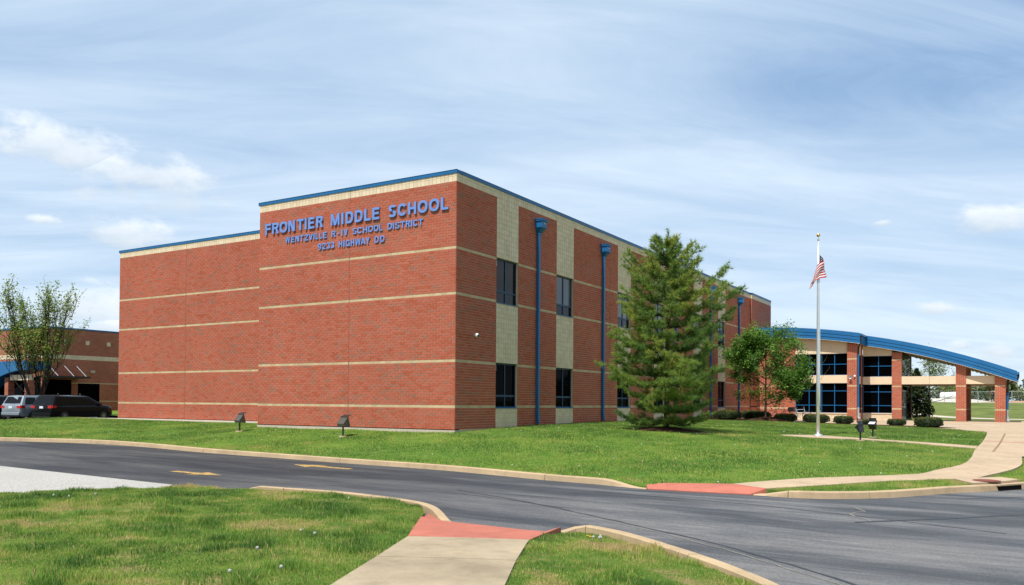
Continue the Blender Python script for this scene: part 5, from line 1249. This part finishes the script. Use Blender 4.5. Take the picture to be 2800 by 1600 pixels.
m = MB(); m.box(-7, 7, -5, 5, -1, 3.4); m.build('wall', plain('house_siding', (.45, .43, .40), .8), HS)
m = MB(); m.add([(-7.6,-5.6,3.2),(7.6,-5.6,3.2),(7.6,5.6,3.2),(-7.6,5.6,3.2),(-7.2,0,6.2),(7.2,0,6.2)], [(0,1,5,4),(2,3,4,5),(1,2,5),(3,0,4),(0,3,2,1)]); m.build('roof', plain('house_roof', (.09, .085, .085), .9), HS)
for x in (-4.5, -1.2, 3.5): m = MB(); m.box(x-.6, x+.6, -5.03, -4.99, 1.0, 2.4); m.build('window', MAT['glass'], HS)
# ------------------------------------------------------------------ vegetation
def unit(v): return v/(np.linalg.norm(v)+1e-9)
def leaf_soup(name, C, size, mat, tint, up=.5, aspect=.6, seed=0, parent=None):
    """small four-cornered leaves, one per centre, randomly turned"""
    r = np.random.default_rng(seed); n = len(C); C = np.asarray(C, float)
    nrm = r.normal(size=(n, 3)); nrm[:, 2] = np.abs(nrm[:, 2])+up; nrm /= np.linalg.norm(nrm, axis=1)[:, None]
    a = np.cross(nrm, r.normal(size=(n, 3))); a /= np.linalg.norm(a, axis=1)[:, None]+1e-9; b_ = np.cross(nrm, a)
    s = (size*(.65+.7*r.random(n)))[:, None] if np.ndim(size) == 0 else np.asarray(size)[:, None]
    V = np.stack([C-a*s*.5, C+b_*s*aspect*.5+nrm*s*.08, C+a*s*.5, C-b_*s*aspect*.5+nrm*s*.08], 1).reshape(-1, 3)
    Fc = np.arange(4*n).reshape(-1, 4)
    me = np_mesh(name, V, Fc, mat, tint, nper=4); return link(bpy.data.objects.new(name, me), parent)
def needle_soup(name, C, Dr, length, mat, tint, k=20, width=.012, seed=0, parent=None):
    """tufts: k thin needles fan out from each centre about a direction"""
    r = np.random.default_rng(seed); n = len(C); C = np.asarray(C, float); Dr = np.asarray(Dr, float); Dr = Dr/(np.linalg.norm(Dr, axis=1)[:, None]+1e-9)
    Cc = np.repeat(C, k, 0); D = np.repeat(Dr, k, 0)*.75 + r.normal(size=(n*k, 3))*.62; D /= np.linalg.norm(D, axis=1)[:, None]
    L = (length*(.7+.6*r.random(n*k)))[:, None]; sd = np.cross(D, r.normal(size=(n*k, 3))); sd /= np.linalg.norm(sd, axis=1)[:, None]+1e-9
    base = Cc - D*L*.12; V = np.stack([base-sd*width*.5, base+sd*width*.5, Cc+D*L+np.array([0, 0, -.02])*L], 1).reshape(-1, 3)
    t = np.clip(np.repeat(tint, k)+r.normal(0, .08, n*k), 0, 1)
    me = np_mesh(name, V, np.arange(3*n*k).reshape(-1, 3), mat, t); return link(bpy.data.objects.new(name, me), parent)

def pine(x, y, z0, H, prof, seed, label, first_z=.28, spacing=.46, ntuft=1.12, cat='tree', bend=()):
    r = np.random.default_rng(seed); root = empty('pine_tree', (x, y, z0)); tag(root, label, cat)
    tr = MB(); pts = [(.05*math.sin(q*2.1), .05*math.cos(q*1.7), q*H) for q in np.linspace(-.03, .97, 10)]
    tr.tube(pts, [max(.012, .125*(1-q)**.8*H/8) for q in np.linspace(0, 1, 10)], 9)
    br = MB(); C = []; D = []; TN = []
    z = first_z; lev = 0
    def tuftline(p, q, step, t0):
        p, q = np.array(p), np.array(q); L = np.linalg.norm(q-p); m = max(1, int(L/step*ntuft)); d = unit(q-p)
        for i in range(m+1):
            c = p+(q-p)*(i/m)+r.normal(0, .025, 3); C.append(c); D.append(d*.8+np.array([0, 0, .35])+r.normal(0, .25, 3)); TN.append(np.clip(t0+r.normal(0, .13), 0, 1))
    while z < H*.95:
        R = np.interp(z/H, [p[0] for p in prof], [p[1] for p in prof]); nb = 5 if z > .78*H else 7
        ph = r.uniform(0, 6.28); rise = np.interp(z/H, [0, .3, .7, 1], [-.03, .20, .55, 1.2])
        for b_i in range(nb):
            a = ph+6.283*b_i/nb+r.normal(0, .22); L = R*r.uniform(.48, 1.10)
            for (a0, z0_, k_) in bend:
                if abs(((a-a0+math.pi) % (2*math.pi))-math.pi) < .45 and abs(z-z0_) < .4: L *= k_
            if L < .12: continue
            dirh = np.array([math.cos(a), math.sin(a), 0]); n = 7
            P = [np.array([0, 0, z]) + dirh*L*q + np.array([0, 0, L*(rise*q-.10*math.sin(q*math.pi)+.16*q*q)]) + r.normal(0, .02, 3)*(q > 0) for q in np.linspace(0, 1, n)]
            br.tube(P, [max(.006, .028*L/2*(1-q)+.006) for q in np.linspace(0, 1, n)], 5)
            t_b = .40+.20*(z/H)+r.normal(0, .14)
            for i in range(2, n):
                q = i/(n-1)
                for sgn in (-1, 1):
                    for rep in range(2):
                        if r.random() < .12: continue
                        sl = L*(.40-.20*q)*r.uniform(.6, 1.2); sl = max(.14, min(.95, sl)); sp = np.array([-dirh[1], dirh[0], 0])*sgn
                        d = unit(dirh*r.uniform(.5, 1.0)+sp*r.uniform(.6, 1.0)+np.array([0, 0, r.uniform(.02, .42)]))
                        p0 = P[i]*.5+P[i-1]*.5+(P[i]-P[i-1])*r.uniform(-.5, .5); p1 = p0+d*sl
                        br.tube([p0, p0*.5+p1*.5+np.array([0, 0, -.02]), p1], [.009, .006, .004], 3, cap=False)
                        tuftline(p0+d*sl*.35, p1, .105, t_b)
                        if sl > .45:
                            for s2 in (-1, 1):
                                q0 = p0+d*sl*.55; q1 = q0+unit(d+np.cross(d, [0, 0, 1])*s2*.9+np.array([0, 0, .2]))*sl*.4; tuftline(q0, q1, .11, t_b)
            tuftline(P[-3], P[-1]+dirh*.08+np.array([0, 0, .06]), .09, t_b+.1)
        z += spacing*(1.0 if z < .7*H else .75)*r.uniform(.85, 1.15); lev += 1
    top = np.array(pts[-1]); tuftline(top-np.array([0, 0, .6]), top+np.array([0, 0, .25]), .06, .5)
    t_ = tr.build('trunk', MAT['bark_dark'], root, True); br.build('branches', MAT['bark_dark'], root)
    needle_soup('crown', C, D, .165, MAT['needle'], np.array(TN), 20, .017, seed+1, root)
    return root
pine(6.03, 6.0, T(6.03, 6.0)+.02, 7.9, [(0, 1.6), (.08, 2.0), (.2, 2.45), (.35, 2.6), (.5, 2.45), (.62, 2.1), (.72, 1.55), (.82, 1.0), (.91, .5), (1, .25)], 12, 'tall loose pine on the lawn before the side wall', bend=((.35, 4.6, 1.08), (3.6, 4.2, 1.12)))

def broadleaf(name, x, y, z0, H, clear, rx_, rz_, zc, nleaf, lsize, mat, bark, seed, label, stems=1, spread=.55, levels=4, trunk_r=.07, top_shape=None, sparse=0.0, upright=0.0, fillers=0):
    r = np.random.default_rng(seed); root = empty(name, (x, y, z0)); tag(root, label, 'tree')
    tb = MB(); tips = []
    def inside(p):
        return ((p[0]**2+p[1]**2)/rx_**2 + ((p[2]-zc)/rz_)**2)
    def grow(p, d, L, rad, lev):
        n = 4; P = [p]; q = p.copy(); dd = d.copy()
        for i in range(n):
            dd = unit(dd + r.normal(0, .10+.03*lev, 3) + np.array([0, 0, .06+upright*.10])); q = q+dd*L/n; P.append(q)
        tb.tube(P, list(np.linspace(rad, rad*.62, n+1)), 6 if lev < 2 else 4, cap=False)
        for i in range(1, n+1): tips.append((P[i], lev, dd))
        if lev >= levels: return
        kids = 3 if lev < 2 else 4
        for i in range(kids):
            s = P[2+(i % 3)] if lev else P[1+(i % 4)]
            ax = unit(np.cross(dd, r.normal(size=3))); nd = unit(dd*(1-spread*.55)+ax*spread*r.uniform(.7, 1.25)+np.array([0, 0, .15+upright*.5]))
            l2 = L*r.uniform(.55, .8); e = s+nd*l2
            if inside(e) > 1.12: l2 *= .55
            if inside(s+nd*l2) > 1.3: continue
            grow(s, nd, l2, max(.004, rad*.55), lev+1)
        grow(P[-1], unit(dd+r.normal(0, .12, 3)), L*.72, max(.004, rad*.62), lev+1)
    for k in range(stems):
        if stems == 1:
            P = [np.array([0, 0, -.1]), np.array([.02, .01, clear*.5]), np.array([.03, -.02, clear])]; tb.tube(P, [trunk_r*1.35, trunk_r*1.05, trunk_r], 10, cap=False)
            for i in range(7):
                a = 6.283*i/7+r.normal(0, .3); grow(np.array([.03, -.02, clear+(H-clear)*.075*i]), unit(np.array([math.cos(a), math.sin(a), .18+.12*i])), H*.30*(1-.07*i), trunk_r*.5, 1)
            tb.tube([P[-1], np.array([.05, 0, clear+(H-clear)*.35]), np.array([.0, .05, clear+(H-clear)*.72])], [trunk_r, trunk_r*.6, trunk_r*.25], 8, cap=False)
            grow(np.array([0, .05, clear+(H-clear)*.55]), np.array([.05, .02, 1]), H*.2, trunk_r*.3, 2)
        else:
            a = 6.283*k/stems+r.normal(0, .2); d = unit(np.array([math.cos(a)*spread, math.sin(a)*spread, 1.0])); grow(np.array([.08*math.cos(a), .08*math.sin(a), clear*.3]), d, H*.37, trunk_r*.5, 0)
    if stems > 1: tb.tube([np.array([0, 0, -.1]), np.array([0, 0, clear*.5])], [trunk_r*1.2, trunk_r], 10)
    tb.build('trunk', bark, root, True)
    tp = np.array([t[0] for t in tips if t[1] >= 2]); lv = np.array([t[1] for t in tips if t[1] >= 2])
    w = np.where(lv >= levels, 1.0, .45); idx = r.choice(len(tp), nleaf, p=w/w.sum())
    C = tp[idx]+r.normal(0, .13*max(1, rx_/2.4)*(1-sparse*.55), (nleaf, 3)); clump = r.normal(.5, .2, len(tp))[idx]
    if fillers:
        g = r.normal(size=(fillers, 3)); g /= np.linalg.norm(g, axis=1)[:, None]; g *= r.uniform(.55, .98, fillers)[:, None]**.6
        ctr = g*np.array([rx_, rx_, rz_])*.95+np.array([0, 0, zc]); near_ = np.argmin(((ctr[:, None, :]-tp[None, :, :])**2).sum(2), 1); tw_ = MB()
        for a_, c_ in zip(tp[near_], ctr): tw_.tube([a_, (a_+c_)/2+r.normal(0, .06, 3), c_], [.008, .006, .003], 3, cap=False)
        tw_.build('twigs', bark, root); e = np.repeat(np.arange(fillers), 45); C = np.r_[C, ctr[e]+r.normal(0, .17, (len(e), 3))]; clump = np.r_[clump, r.normal(.5, .2, fillers)[e]]
    keep = inside(C.T) < 1.35; C = C[keep]; tn = np.clip(clump[keep]+r.normal(0, .12, keep.sum()), 0, 1)
    leaf_soup('crown', C, lsize, mat, tn, .5, .65, seed+3, root)
    return root
broadleaf('maple_tree', 3.74, 30.0, -.02, 6.75, 1.0, 2.75, 3.05, 3.65, 25000, .13, MAT['leaf'], MAT['bark'], 21, 'young green maple in a mulch ring near the entrance', trunk_r=.075, spread=.75, fillers=150)
broadleaf('vase_shaped_tree', -46.8, 10.05, -.43, 11.1, 1.4, 3.5, 6.4, 5.6, 8000, .17, MAT['leaf_spring'], MAT['bark_dark'], 33, 'sparse upright spring tree behind the parked cars', stems=8, spread=.37, levels=3, trunk_r=.12, sparse=.4, upright=.55)
# shadows of a tree outside the frame fall on the far left of the road: not built, nothing of it is seen

def evergreen(x, y, z0, H, R, n, seed, label):
    r = np.random.default_rng(seed); root = empty('evergreen_tree', (x, y, z0)); tag(root, label, 'tree')
    MB().tube([(0, 0, -.1), (0, 0, H*.9)], [.12, .03], 8).build('trunk', MAT['bark_dark'], root)
    q = r.random(n)**.8; a = r.uniform(0, 6.283, n); prof = np.interp(q, [0, .12, .4, .75, 1], [.7, 1, .82, .4, .05])*R*(1+.14*np.sin(a*5+q*14))
    rad = prof*(.55+.5*r.random(n)**.5); C = np.c_[rad*np.cos(a), rad*np.sin(a), .1+q*H+.05*r.normal(size=n)]
    leaf_soup('crown', C, .24, MAT['evergreen'], np.clip(.5+.3*np.sin(a*3+q*9)+r.normal(0, .2, n), 0, 1), .3, .55, seed, root)
evergreen(10.25, 56.6, -.25, 4.4, 1.3, 6000, 41, 'dense dark evergreen standing behind the entrance hall')
broadleaf('slender_tree', 10.9, 60.5, -.25, 6.3, 1.6, 2.1, 2.6, 4.0, 2600, .15, MAT['leaf_spring'], MAT['bark'], 43, 'thin light green tree showing above the canopy beam', trunk_r=.07, spread=.6)

# clipped bushes
def bush(x, y, w, d, h, seed, label, rz=0.0):
    r = np.random.default_rng(seed); z = T(x, y); z = max(z, plaza_z(x, y))-.02; root = empty('clipped_bush', (x, y, z), rz); tag(root, label, 'bush', 'clipped bushes along the entrance bed')
    n = int(2600*max(.35, w*d/1.4)); a = r.uniform(0, 6.283, n); u_ = r.random(n); el_ = np.arccos(1-u_*1.15)       # mostly the upper shell
    se = lambda c, e: np.sign(c)*np.abs(c)**e
    sx, sy, sz = np.sin(el_)*np.cos(a), np.sin(el_)*np.sin(a), np.cos(el_)
    lump = 1+.05*np.sin(a*4+3*el_)+.04*np.sin(a*7)
    C = np.c_[se(sx, .72)*w/2, se(sy, .72)*d/2, h*.42+se(sz, .62)*h*.58]*lump[:, None]; C[:, 2] = np.maximum(C[:, 2], .02); C += r.normal(0, .016, C.shape)
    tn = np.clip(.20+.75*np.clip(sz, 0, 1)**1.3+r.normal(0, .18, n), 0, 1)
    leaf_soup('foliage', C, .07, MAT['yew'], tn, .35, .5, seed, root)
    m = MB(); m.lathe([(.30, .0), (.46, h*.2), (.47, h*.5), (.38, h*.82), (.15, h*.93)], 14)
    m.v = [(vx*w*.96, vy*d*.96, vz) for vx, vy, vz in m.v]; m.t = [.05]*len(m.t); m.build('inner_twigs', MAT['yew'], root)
bush(1.35, 29.6, 1.35, 2.9, .62, 51, 'largest clipped bush, beside the downspout by the side wall', 0)
bush(1.55, 35.4, 1.9, 1.5, .62, 52, 'clipped bush behind the maple trunk, before the brick corner')
bush(2.75, 32.1, 1.7, 1.1, .58, 58, 'clipped bush partly hidden by the maple trunk and its mulch')
bush(4.98, 30.3, 1.42, 1.0, .52, 53, 'clipped bush before the bicycles, right of the maple')
bush(6.9, 30.3, 1.62, 1.0, .54, 54, 'clipped bush seen directly behind the flagpole')
bush(8.56, 30.3, 1.15, .95, .50, 55, 'clipped bush just right of the flagpole, sloping to the right')
bush(9.94, 30.3, .55, .55, .31, 56, 'smallest clipped bush, between the pole and the piers')
bush(11.63, 30.2, 1.05, .85, .40, 57, 'clipped bush below the second brick pier')
bush(13.55, 28.2, 1.5, 1.0, .58, 59, 'rightmost clipped bush at the edge of the plaza')
# mulch
def mound(x, y, rx_, ry_, h, seed):
    r = random.Random(seed); V = [(0, 0, h)]; Fc = []; rings, n = 6, 26
    for i in range(1, rings+1):
        for k in range(n):
            q = i/rings; a = 6.283*k/n; rr = q*(1+.10*math.sin(3*a+seed)+.05*r.random()); px2, py2 = rx_*rr*math.cos(a), ry_*rr*math.sin(a)
            V.append((px2, py2, T(x+px2, y+py2)-T(x, y)+h*(1-q**1.5)+(.03*r.random() if i < rings else -.03)))
    for k in range(n): Fc.append((0, 1+k, 1+(k+1) % n))
    for i in range(rings-1):
        for k in range(n): Fc.append((1+i*n+k, 1+(i+1)*n+k, 1+(i+1)*n+(k+1) % n, 1+i*n+(k+1) % n))
    m = MB(); m.add(V, Fc); o = m.build('mulch_bed', MAT['mulch']); o.location = (x, y, T(x, y)); o['kind'] = 'structure'
mound(6.15, 5.95, 1.45, 1.2, .10, 1); mound(3.9, 30.1, 1.5, 1.25, .28, 2)
_bed = resample([(2.4, 31.5), (4.2, 30.0), (7, 29.6), (10, 29.6), (12.3, 29.3), (14.6, 27.4)], .4)
sheet('mulch_bed', [tuple(p) for p in offset(_bed, .75)] + [tuple(p) for p in offset(_bed, -.55)[::-1]], .5, lambda x, y: max(T(x, y), plaza_z(x, y))+.018, MAT['mulch'])
sheet('mulch_bed', [(.05, 26), (2.2, 27.4), (2.4, 31), (3.0, 34.2), (2.8, 36.6), (.2, 37)], .6, lambda x, y: max(T(x, y), plaza_z(x, y))+.016, MAT['mulch'])

# far wood beyond the fence: one mass
r_ = np.random.default_rng(77); C = []; TNT = []; SZ = []
tw = MB()
for i in range(150):
    x = r_.uniform(-75, 130); y = r_.uniform(205, 300); h = r_.uniform(3.6, 8.2)*(1.1 if x > 12 else .95); w = h*r_.uniform(.34, .5); z0 = 1.4; n = 190; base_t = r_.choice([.15, .3, .45, .6, .7, .95], p=[.15, .25, .22, .2, .13, .05])
    g = r_.normal(size=(n, 3)); g /= np.linalg.norm(g, axis=1)[:, None]; g *= (r_.random(n)**.4)[:, None]
    P = np.c_[x+g[:, 0]*w, y+g[:, 1]*w, z0+h*.58+g[:, 2]*h*.45]; C.append(P); TNT.append(np.clip(base_t+r_.normal(0, .09, n)+.1*g[:, 2], 0, 1)); SZ.append(np.full(n, h*.15)*(.6+.7*r_.random(n)))
    tw.tube([(x, y, z0-1), (x, y, z0+h*.7)], [.16, .05], 4, cap=False)
o = leaf_soup('distant_wood', np.concatenate(C), np.concatenate(SZ), MAT['far_leaf'], np.concatenate(TNT), .3, .8, 78); tag(o, 'hazy line of mixed spring trees along the horizon', 'wood', kind='stuff')
o2 = tw.build('distant_trunks', MAT['bark'], o); o2['kind'] = 'stuff'

# ------------------------------------------------------------------ grass
def sm_noise(x, y, sc, seed):
    r = np.random.default_rng(seed); G = r.random((64, 64)); fx, fy = (x/sc) % 63, (y/sc) % 63; i, j = fx.astype(int), fy.astype(int); u_, v_ = fx-i, fy-j; u_, v_ = u_*u_*(3-2*u_), v_*v_*(3-2*v_)
    return G[i, j]*(1-u_)*(1-v_)+G[i+1, j]*u_*(1-v_)+G[i, j+1]*(1-u_)*v_+G[i+1, j+1]*u_*v_
def blades(name, X, Y, Z, h, w, tint, seed, lean=.45, segs=1):
    r = np.random.default_rng(seed); n = len(X); a = r.uniform(0, 6.283, n); la = r.uniform(0, 6.283, n); L = lean*r.random(n)
    B = np.c_[X, Y, Z]; sd = np.c_[np.cos(a), np.sin(a), np.zeros(n)]*(w*(.6+.8*r.random(n)))[:, None]*.5
    H = h*(.55+.9*r.random(n)); ld = np.c_[np.cos(la)*L, np.sin(la)*L, np.zeros(n)]
    if segs == 1:
        tip = B+ld*H[:, None]+np.c_[np.zeros(n), np.zeros(n), H*np.sqrt(np.clip(1-L*L*.6, .2, 1))]
        V = np.stack([B-sd, B+sd, tip], 1).reshape(-1, 3); Fc = np.arange(3*n).reshape(-1, 3); tt = tint
    else:
        mid = B+ld*(H*.35)[:, None]+np.c_[np.zeros(n), np.zeros(n), H*.6]; tip = B+ld*(H*1.15)[:, None]+np.c_[np.zeros(n), np.zeros(n), H*.92]
        V = np.stack([B-sd, B+sd, mid+sd*.8, mid-sd*.8, tip], 1).reshape(-1, 3); k = np.arange(n)[:, None]*5
        Fc = np.concatenate([k+np.array([[0, 1, 2]]), k+np.array([[0, 2, 3]]), k+np.array([[3, 2, 4]])], 1).reshape(-1, 3); tt = np.repeat(tint, 3)
    me = np_mesh(name, V, Fc, MAT['blade'], tt); return link(bpy.data.objects.new(name, me))
def scatter(poly, dens, seed, keep=None):
    r = np.random.default_rng(seed); poly = np.array(poly); x0, y0 = poly.min(0); x1, y1 = poly.max(0)
    n = int((x1-x0)*(y1-y0)*dens); X = r.uniform(x0, x1, n); Y = r.uniform(y0, y1, n); k = inpoly(X, Y, poly)
    X, Y = X[k], Y[k]
    if keep is not None: k = keep(X, Y); X, Y = X[k], Y[k]
    return X, Y
_fv = np.array([math.sin(YAW), math.cos(YAW)]); _rv = np.array([math.cos(YAW), -math.sin(YAW)])
def seen(X, Y, near=3.6, far=1e9, margin=1.12):
    dx, dy = X-EYE.x, Y-EYE.y; d = dx*_fv[0]+dy*_fv[1]; s_ = dx*_rv[0]+dy*_rv[1]; return (d > near) & (d < far) & (np.abs(s_) < d*.62*margin+.8)
def grass_tint(X, Y, seed, dry=0.0):
    a = sm_noise(X, Y, 1.7, seed); b2 = sm_noise(X, Y, .48, seed+1); c = sm_noise(X, Y, .17, seed+2); r = np.random.default_rng(seed+3)
    t = .36+.55*(a-.5)+.50*(b2-.5)+.30*(c-.5)+r.normal(0, .09, len(X))+dry
    br = (r.random(len(X)) < .08+.35*np.clip(b2-.55, 0, 1)); t[br] = r.uniform(.84, 1.0, br.sum()); return np.clip(t, 0, 1)
def rough_lawn(name, poly, dens, zf, seed, label, h, w, dry, dryf=None):
    X, Y = scatter(poly, dens, seed, lambda a, b_: seen(a, b_))
    cl = sm_noise(X, Y, .26, seed+9); cl2 = sm_noise(X, Y, .7, seed+8); thin = sm_noise(X, Y, .38, seed+5)
    k = np.random.default_rng(seed).random(len(X)) < np.clip(-.10+2.0*thin, .12, 1); X, Y, cl, cl2 = X[k], Y[k], cl[k], cl2[k]
    hh = h*(.5+.9*cl*cl2*2.2)
    t = grass_tint(X, Y, seed+20, dry+.06)+.55*np.clip(sm_noise(X, Y, .8, seed+31)-.55, 0, 1)*2 - .16*(cl2-.5)
    if dryf is not None: t = t+dryf(X, Y)
    # deeper green tufts stand taller
    tuft = (cl > .68) & (cl2 > .45); t[tuft] -= .15; hh[tuft] *= 1.25
    Z = zf(X, Y)-.008
    o = blades(name, X, Y, Z, hh, w, np.clip(t, 0, .91), seed, .55, 2); tag(o, label, 'grass', kind='stuff'); return o
def zl(X, Y):
    E = RES_E; d = np.min(np.hypot(X[:, None]-E[None, :, 0], Y[:, None]-E[None, :, 1]), 1); k = np.minimum(1, d/.5); q = np.min(np.hypot(X[:, None]-NK[None, :, 0], Y[:, None]-NK[None, :, 1]), 1); return (-.84-.004*np.clip(X, -20, 20)+.012)*(1-k)+TZ(X, Y)*k-.055*np.clip(1-q/.7, 0, 1)
def zr(X, Y):
    d = np.min(np.hypot(X[:, None]-NKR[None, :, 0], Y[:, None]-NKR[None, :, 1]), 1); return TZ(X, Y)-.085*np.clip(1-d/.9, 0, 1)
edge_dry = lambda X, Y: .50*np.clip(1-np.min(np.hypot(X[:, None]-RES_E[None, :, 0], Y[:, None]-RES_E[None, :, 1]), 1)/.9, 0, 1)+.25*np.clip(1-np.min(np.hypot(X[:, None]-np.array(WN_L)[None, :, 0], Y[:, None]-np.array(WN_L)[None, :, 1]), 1)/.35, 0, 1)
rough_lawn('rough_grass', LAWN_L, 3300, zl, 301, 'rough foreground grass left of the near sidewalk', .046, .0066, .03, edge_dry)
rough_lawn('rough_grass', LAWN_R, 3300, zr, 302, 'rough patchy grass right of the near sidewalk, inside the kerb', .042, .0066, .12, lambda X, Y: .30*np.exp(-((X-13.75)**2+(Y+15.75)**2)/.5)+.25*np.exp(-((X-14.9)**2+(Y+17.2)**2)/.3))
def no_obstacles(X, Y):
    k = seen(X, Y)
    fp = np.r_[FP_UP, FP_LO[::-1]]; k &= ~inpoly(X, Y, fp)
    k &= ((X-6.15)/1.35)**2+((Y-5.95)/1.1)**2 > 1; k &= ((X-3.9)/1.4)**2+((Y-30.1)/1.15)**2 > 1
    k &= ~((X < 2.6) & (Y > 26.5)); return k
X, Y = scatter(LAWN, 330, 311, lambda a, b_: no_obstacles(a, b_))
t = grass_tint(X, Y, 330, -.07)+.34*(sm_noise(X, Y, 4.0, 351)-.5)+.07*np.sin((X*.35+Y)*2.3)+.22*np.clip(1-np.min(np.hypot(X[:, None]-FK[None, ::2, 0], Y[:, None]-FK[None, ::2, 1]), 1)/1.1, 0, 1)*sm_noise(X, Y, .8, 355)+.3*np.clip(1-np.abs(Y+.35)/.7, 0, 1)*(X < 0)*(X > -10.6)*sm_noise(X, Y, .5, 356)
# a worn, drier strip along the walls and kerbs
o = blades('lawn_grass', X, Y, TZ(X, Y)-.006, .052*(.6+.8*sm_noise(X, Y, 1.3, 312)), .017, np.clip(t, 0, 1), 313, .6, 1); tag(o, 'mown green lawn in front of the school', 'grass', kind='stuff')
X, Y = scatter(ISLAND, 1300, 321, seen); o = blades('lawn_grass', X, Y, TZ(X, Y)-.004, .05*(.6+.8*sm_noise(X, Y, .5, 322)), .010, grass_tint(X, Y, 323, .10), 324, .6, 1); tag(o, 'grass on the small strip between sidewalk and kerb', 'grass', kind='stuff')
X, Y = scatter(VERGE, 900, 325, seen); o = blades('lawn_grass', X, Y, TZ(X, Y)-.034, .05*(.6+.8*sm_noise(X, Y, .5, 322)), .010, grass_tint(X, Y, 326, .22), 327, .6, 1); tag(o, 'dry grass at the right edge beside the drain', 'grass', kind='stuff')

# ------------------------------------------------------------------ dandelions
MAT['fluff'] = plain('dandelion_fluff', (.50, .50, .46), .9, vary=.08, scale=60); MAT['dand_yellow'] = plain('dandelion_yellow', (.75, .46, .02), .8); MAT['stem'] = plain('dandelion_stem', (.20, .14, .06), .8)
def head_mesh(kind):
    r = np.random.default_rng(5); m = MB()
    if kind == 'white':
        for i in range(90):
            g = r.normal(size=3); g /= np.linalg.norm(g); p = g*.019*r.uniform(.75, 1.0); a = np.cross(g, r.normal(size=3)); a /= np.linalg.norm(a); b2 = np.cross(g, a)
            m.add([p-a*.005, p+b2*.005, p+a*.005, p-b2*.005], [(0, 1, 2, 3)]); 
        m.lathe([(.003, -.006), (.006, 0), (.003, .006)], 6)
        return m.mesh('seed_head', MAT['fluff'])
    for i in range(26):
        a = 6.283*i/26; q = .018*(1 if i % 2 else .7); m.add([(0, 0, .004), (q*math.cos(a-.2), q*math.sin(a-.2), .008), (q*1.15*math.cos(a), q*1.15*math.sin(a), .006), (q*math.cos(a+.2), q*math.sin(a+.2), .008)], [(0, 1, 2, 3)])
    m.lathe([(.006, -.006), (.012, .002), (.008, .010)], 8); return m.mesh('flower_head', MAT['dand_yellow'])
HM = {k: head_mesh(k) for k in ('white', 'yellow')}
SM = MB().tube([(0, 0, -.02), (.004, .002, .05), (.0, .0, .1)], .0022, 4).mesh('stem', MAT['stem'])
def dandelion(x, y, zf, h, kind, label, group):
    z = float(zf(np.array([x]), np.array([y]))[0]); o = empty('dandelion', (x, y, z)); tag(o, label, 'dandelion', group)
    s_ = link(bpy.data.objects.new('stem', SM), o); s_.scale = (1, 1, h/.1); hd = link(bpy.data.objects.new('seed_head' if kind == 'white' else 'flower_head', HM[kind]), o); hd.location = (0, 0, h)
rr = random.Random(9)
for i in range(5): dandelion(13.25+rr.uniform(-.16, .2), -15.45+rr.uniform(-.18, .16), zr, rr.uniform(.06, .11), 'white', 'white dandelion seed head in the cluster by the near kerb', 'white dandelions by the near kerb')
for i in range(2): dandelion(13.18+.07*i, -15.52-.05*i, zr, .07, 'yellow', 'yellow dandelion flower in the cluster by the near kerb', 'yellow dandelions by the near kerb')
NW = [tuple(p) for p in LAWN_L]
cnt = 0
while cnt < 13:
    x, y = rr.uniform(3, 13), rr.uniform(-20.5, -14)
    if inpoly(np.array([x]), np.array([y]), NW)[0] and seen(np.array([x]), np.array([y]), 5.5, margin=.98)[0]:
        dandelion(x, y, zl, rr.uniform(.055, .10), 'white', 'white dandelion seed head in the rough foreground grass on the left', 'white dandelions in the left foreground'); cnt += 1
# far specks of dandelion on the mown lawn: too small to tell one from another
X, Y = scatter(LAWN, .10, 371, lambda a, b_: no_obstacles(a, b_)); m = MB()
for x, y in zip(X, Y): m.lathe([(.008, .035), (.017, .042), (.017, .056), (.008, .064)], 6, (x, y, T(x, y)))
o = m.build('dandelion_specks', MAT['fluff']); tag(o, 'tiny white dandelion specks scattered over the mown lawn', 'dandelions', kind='stuff')
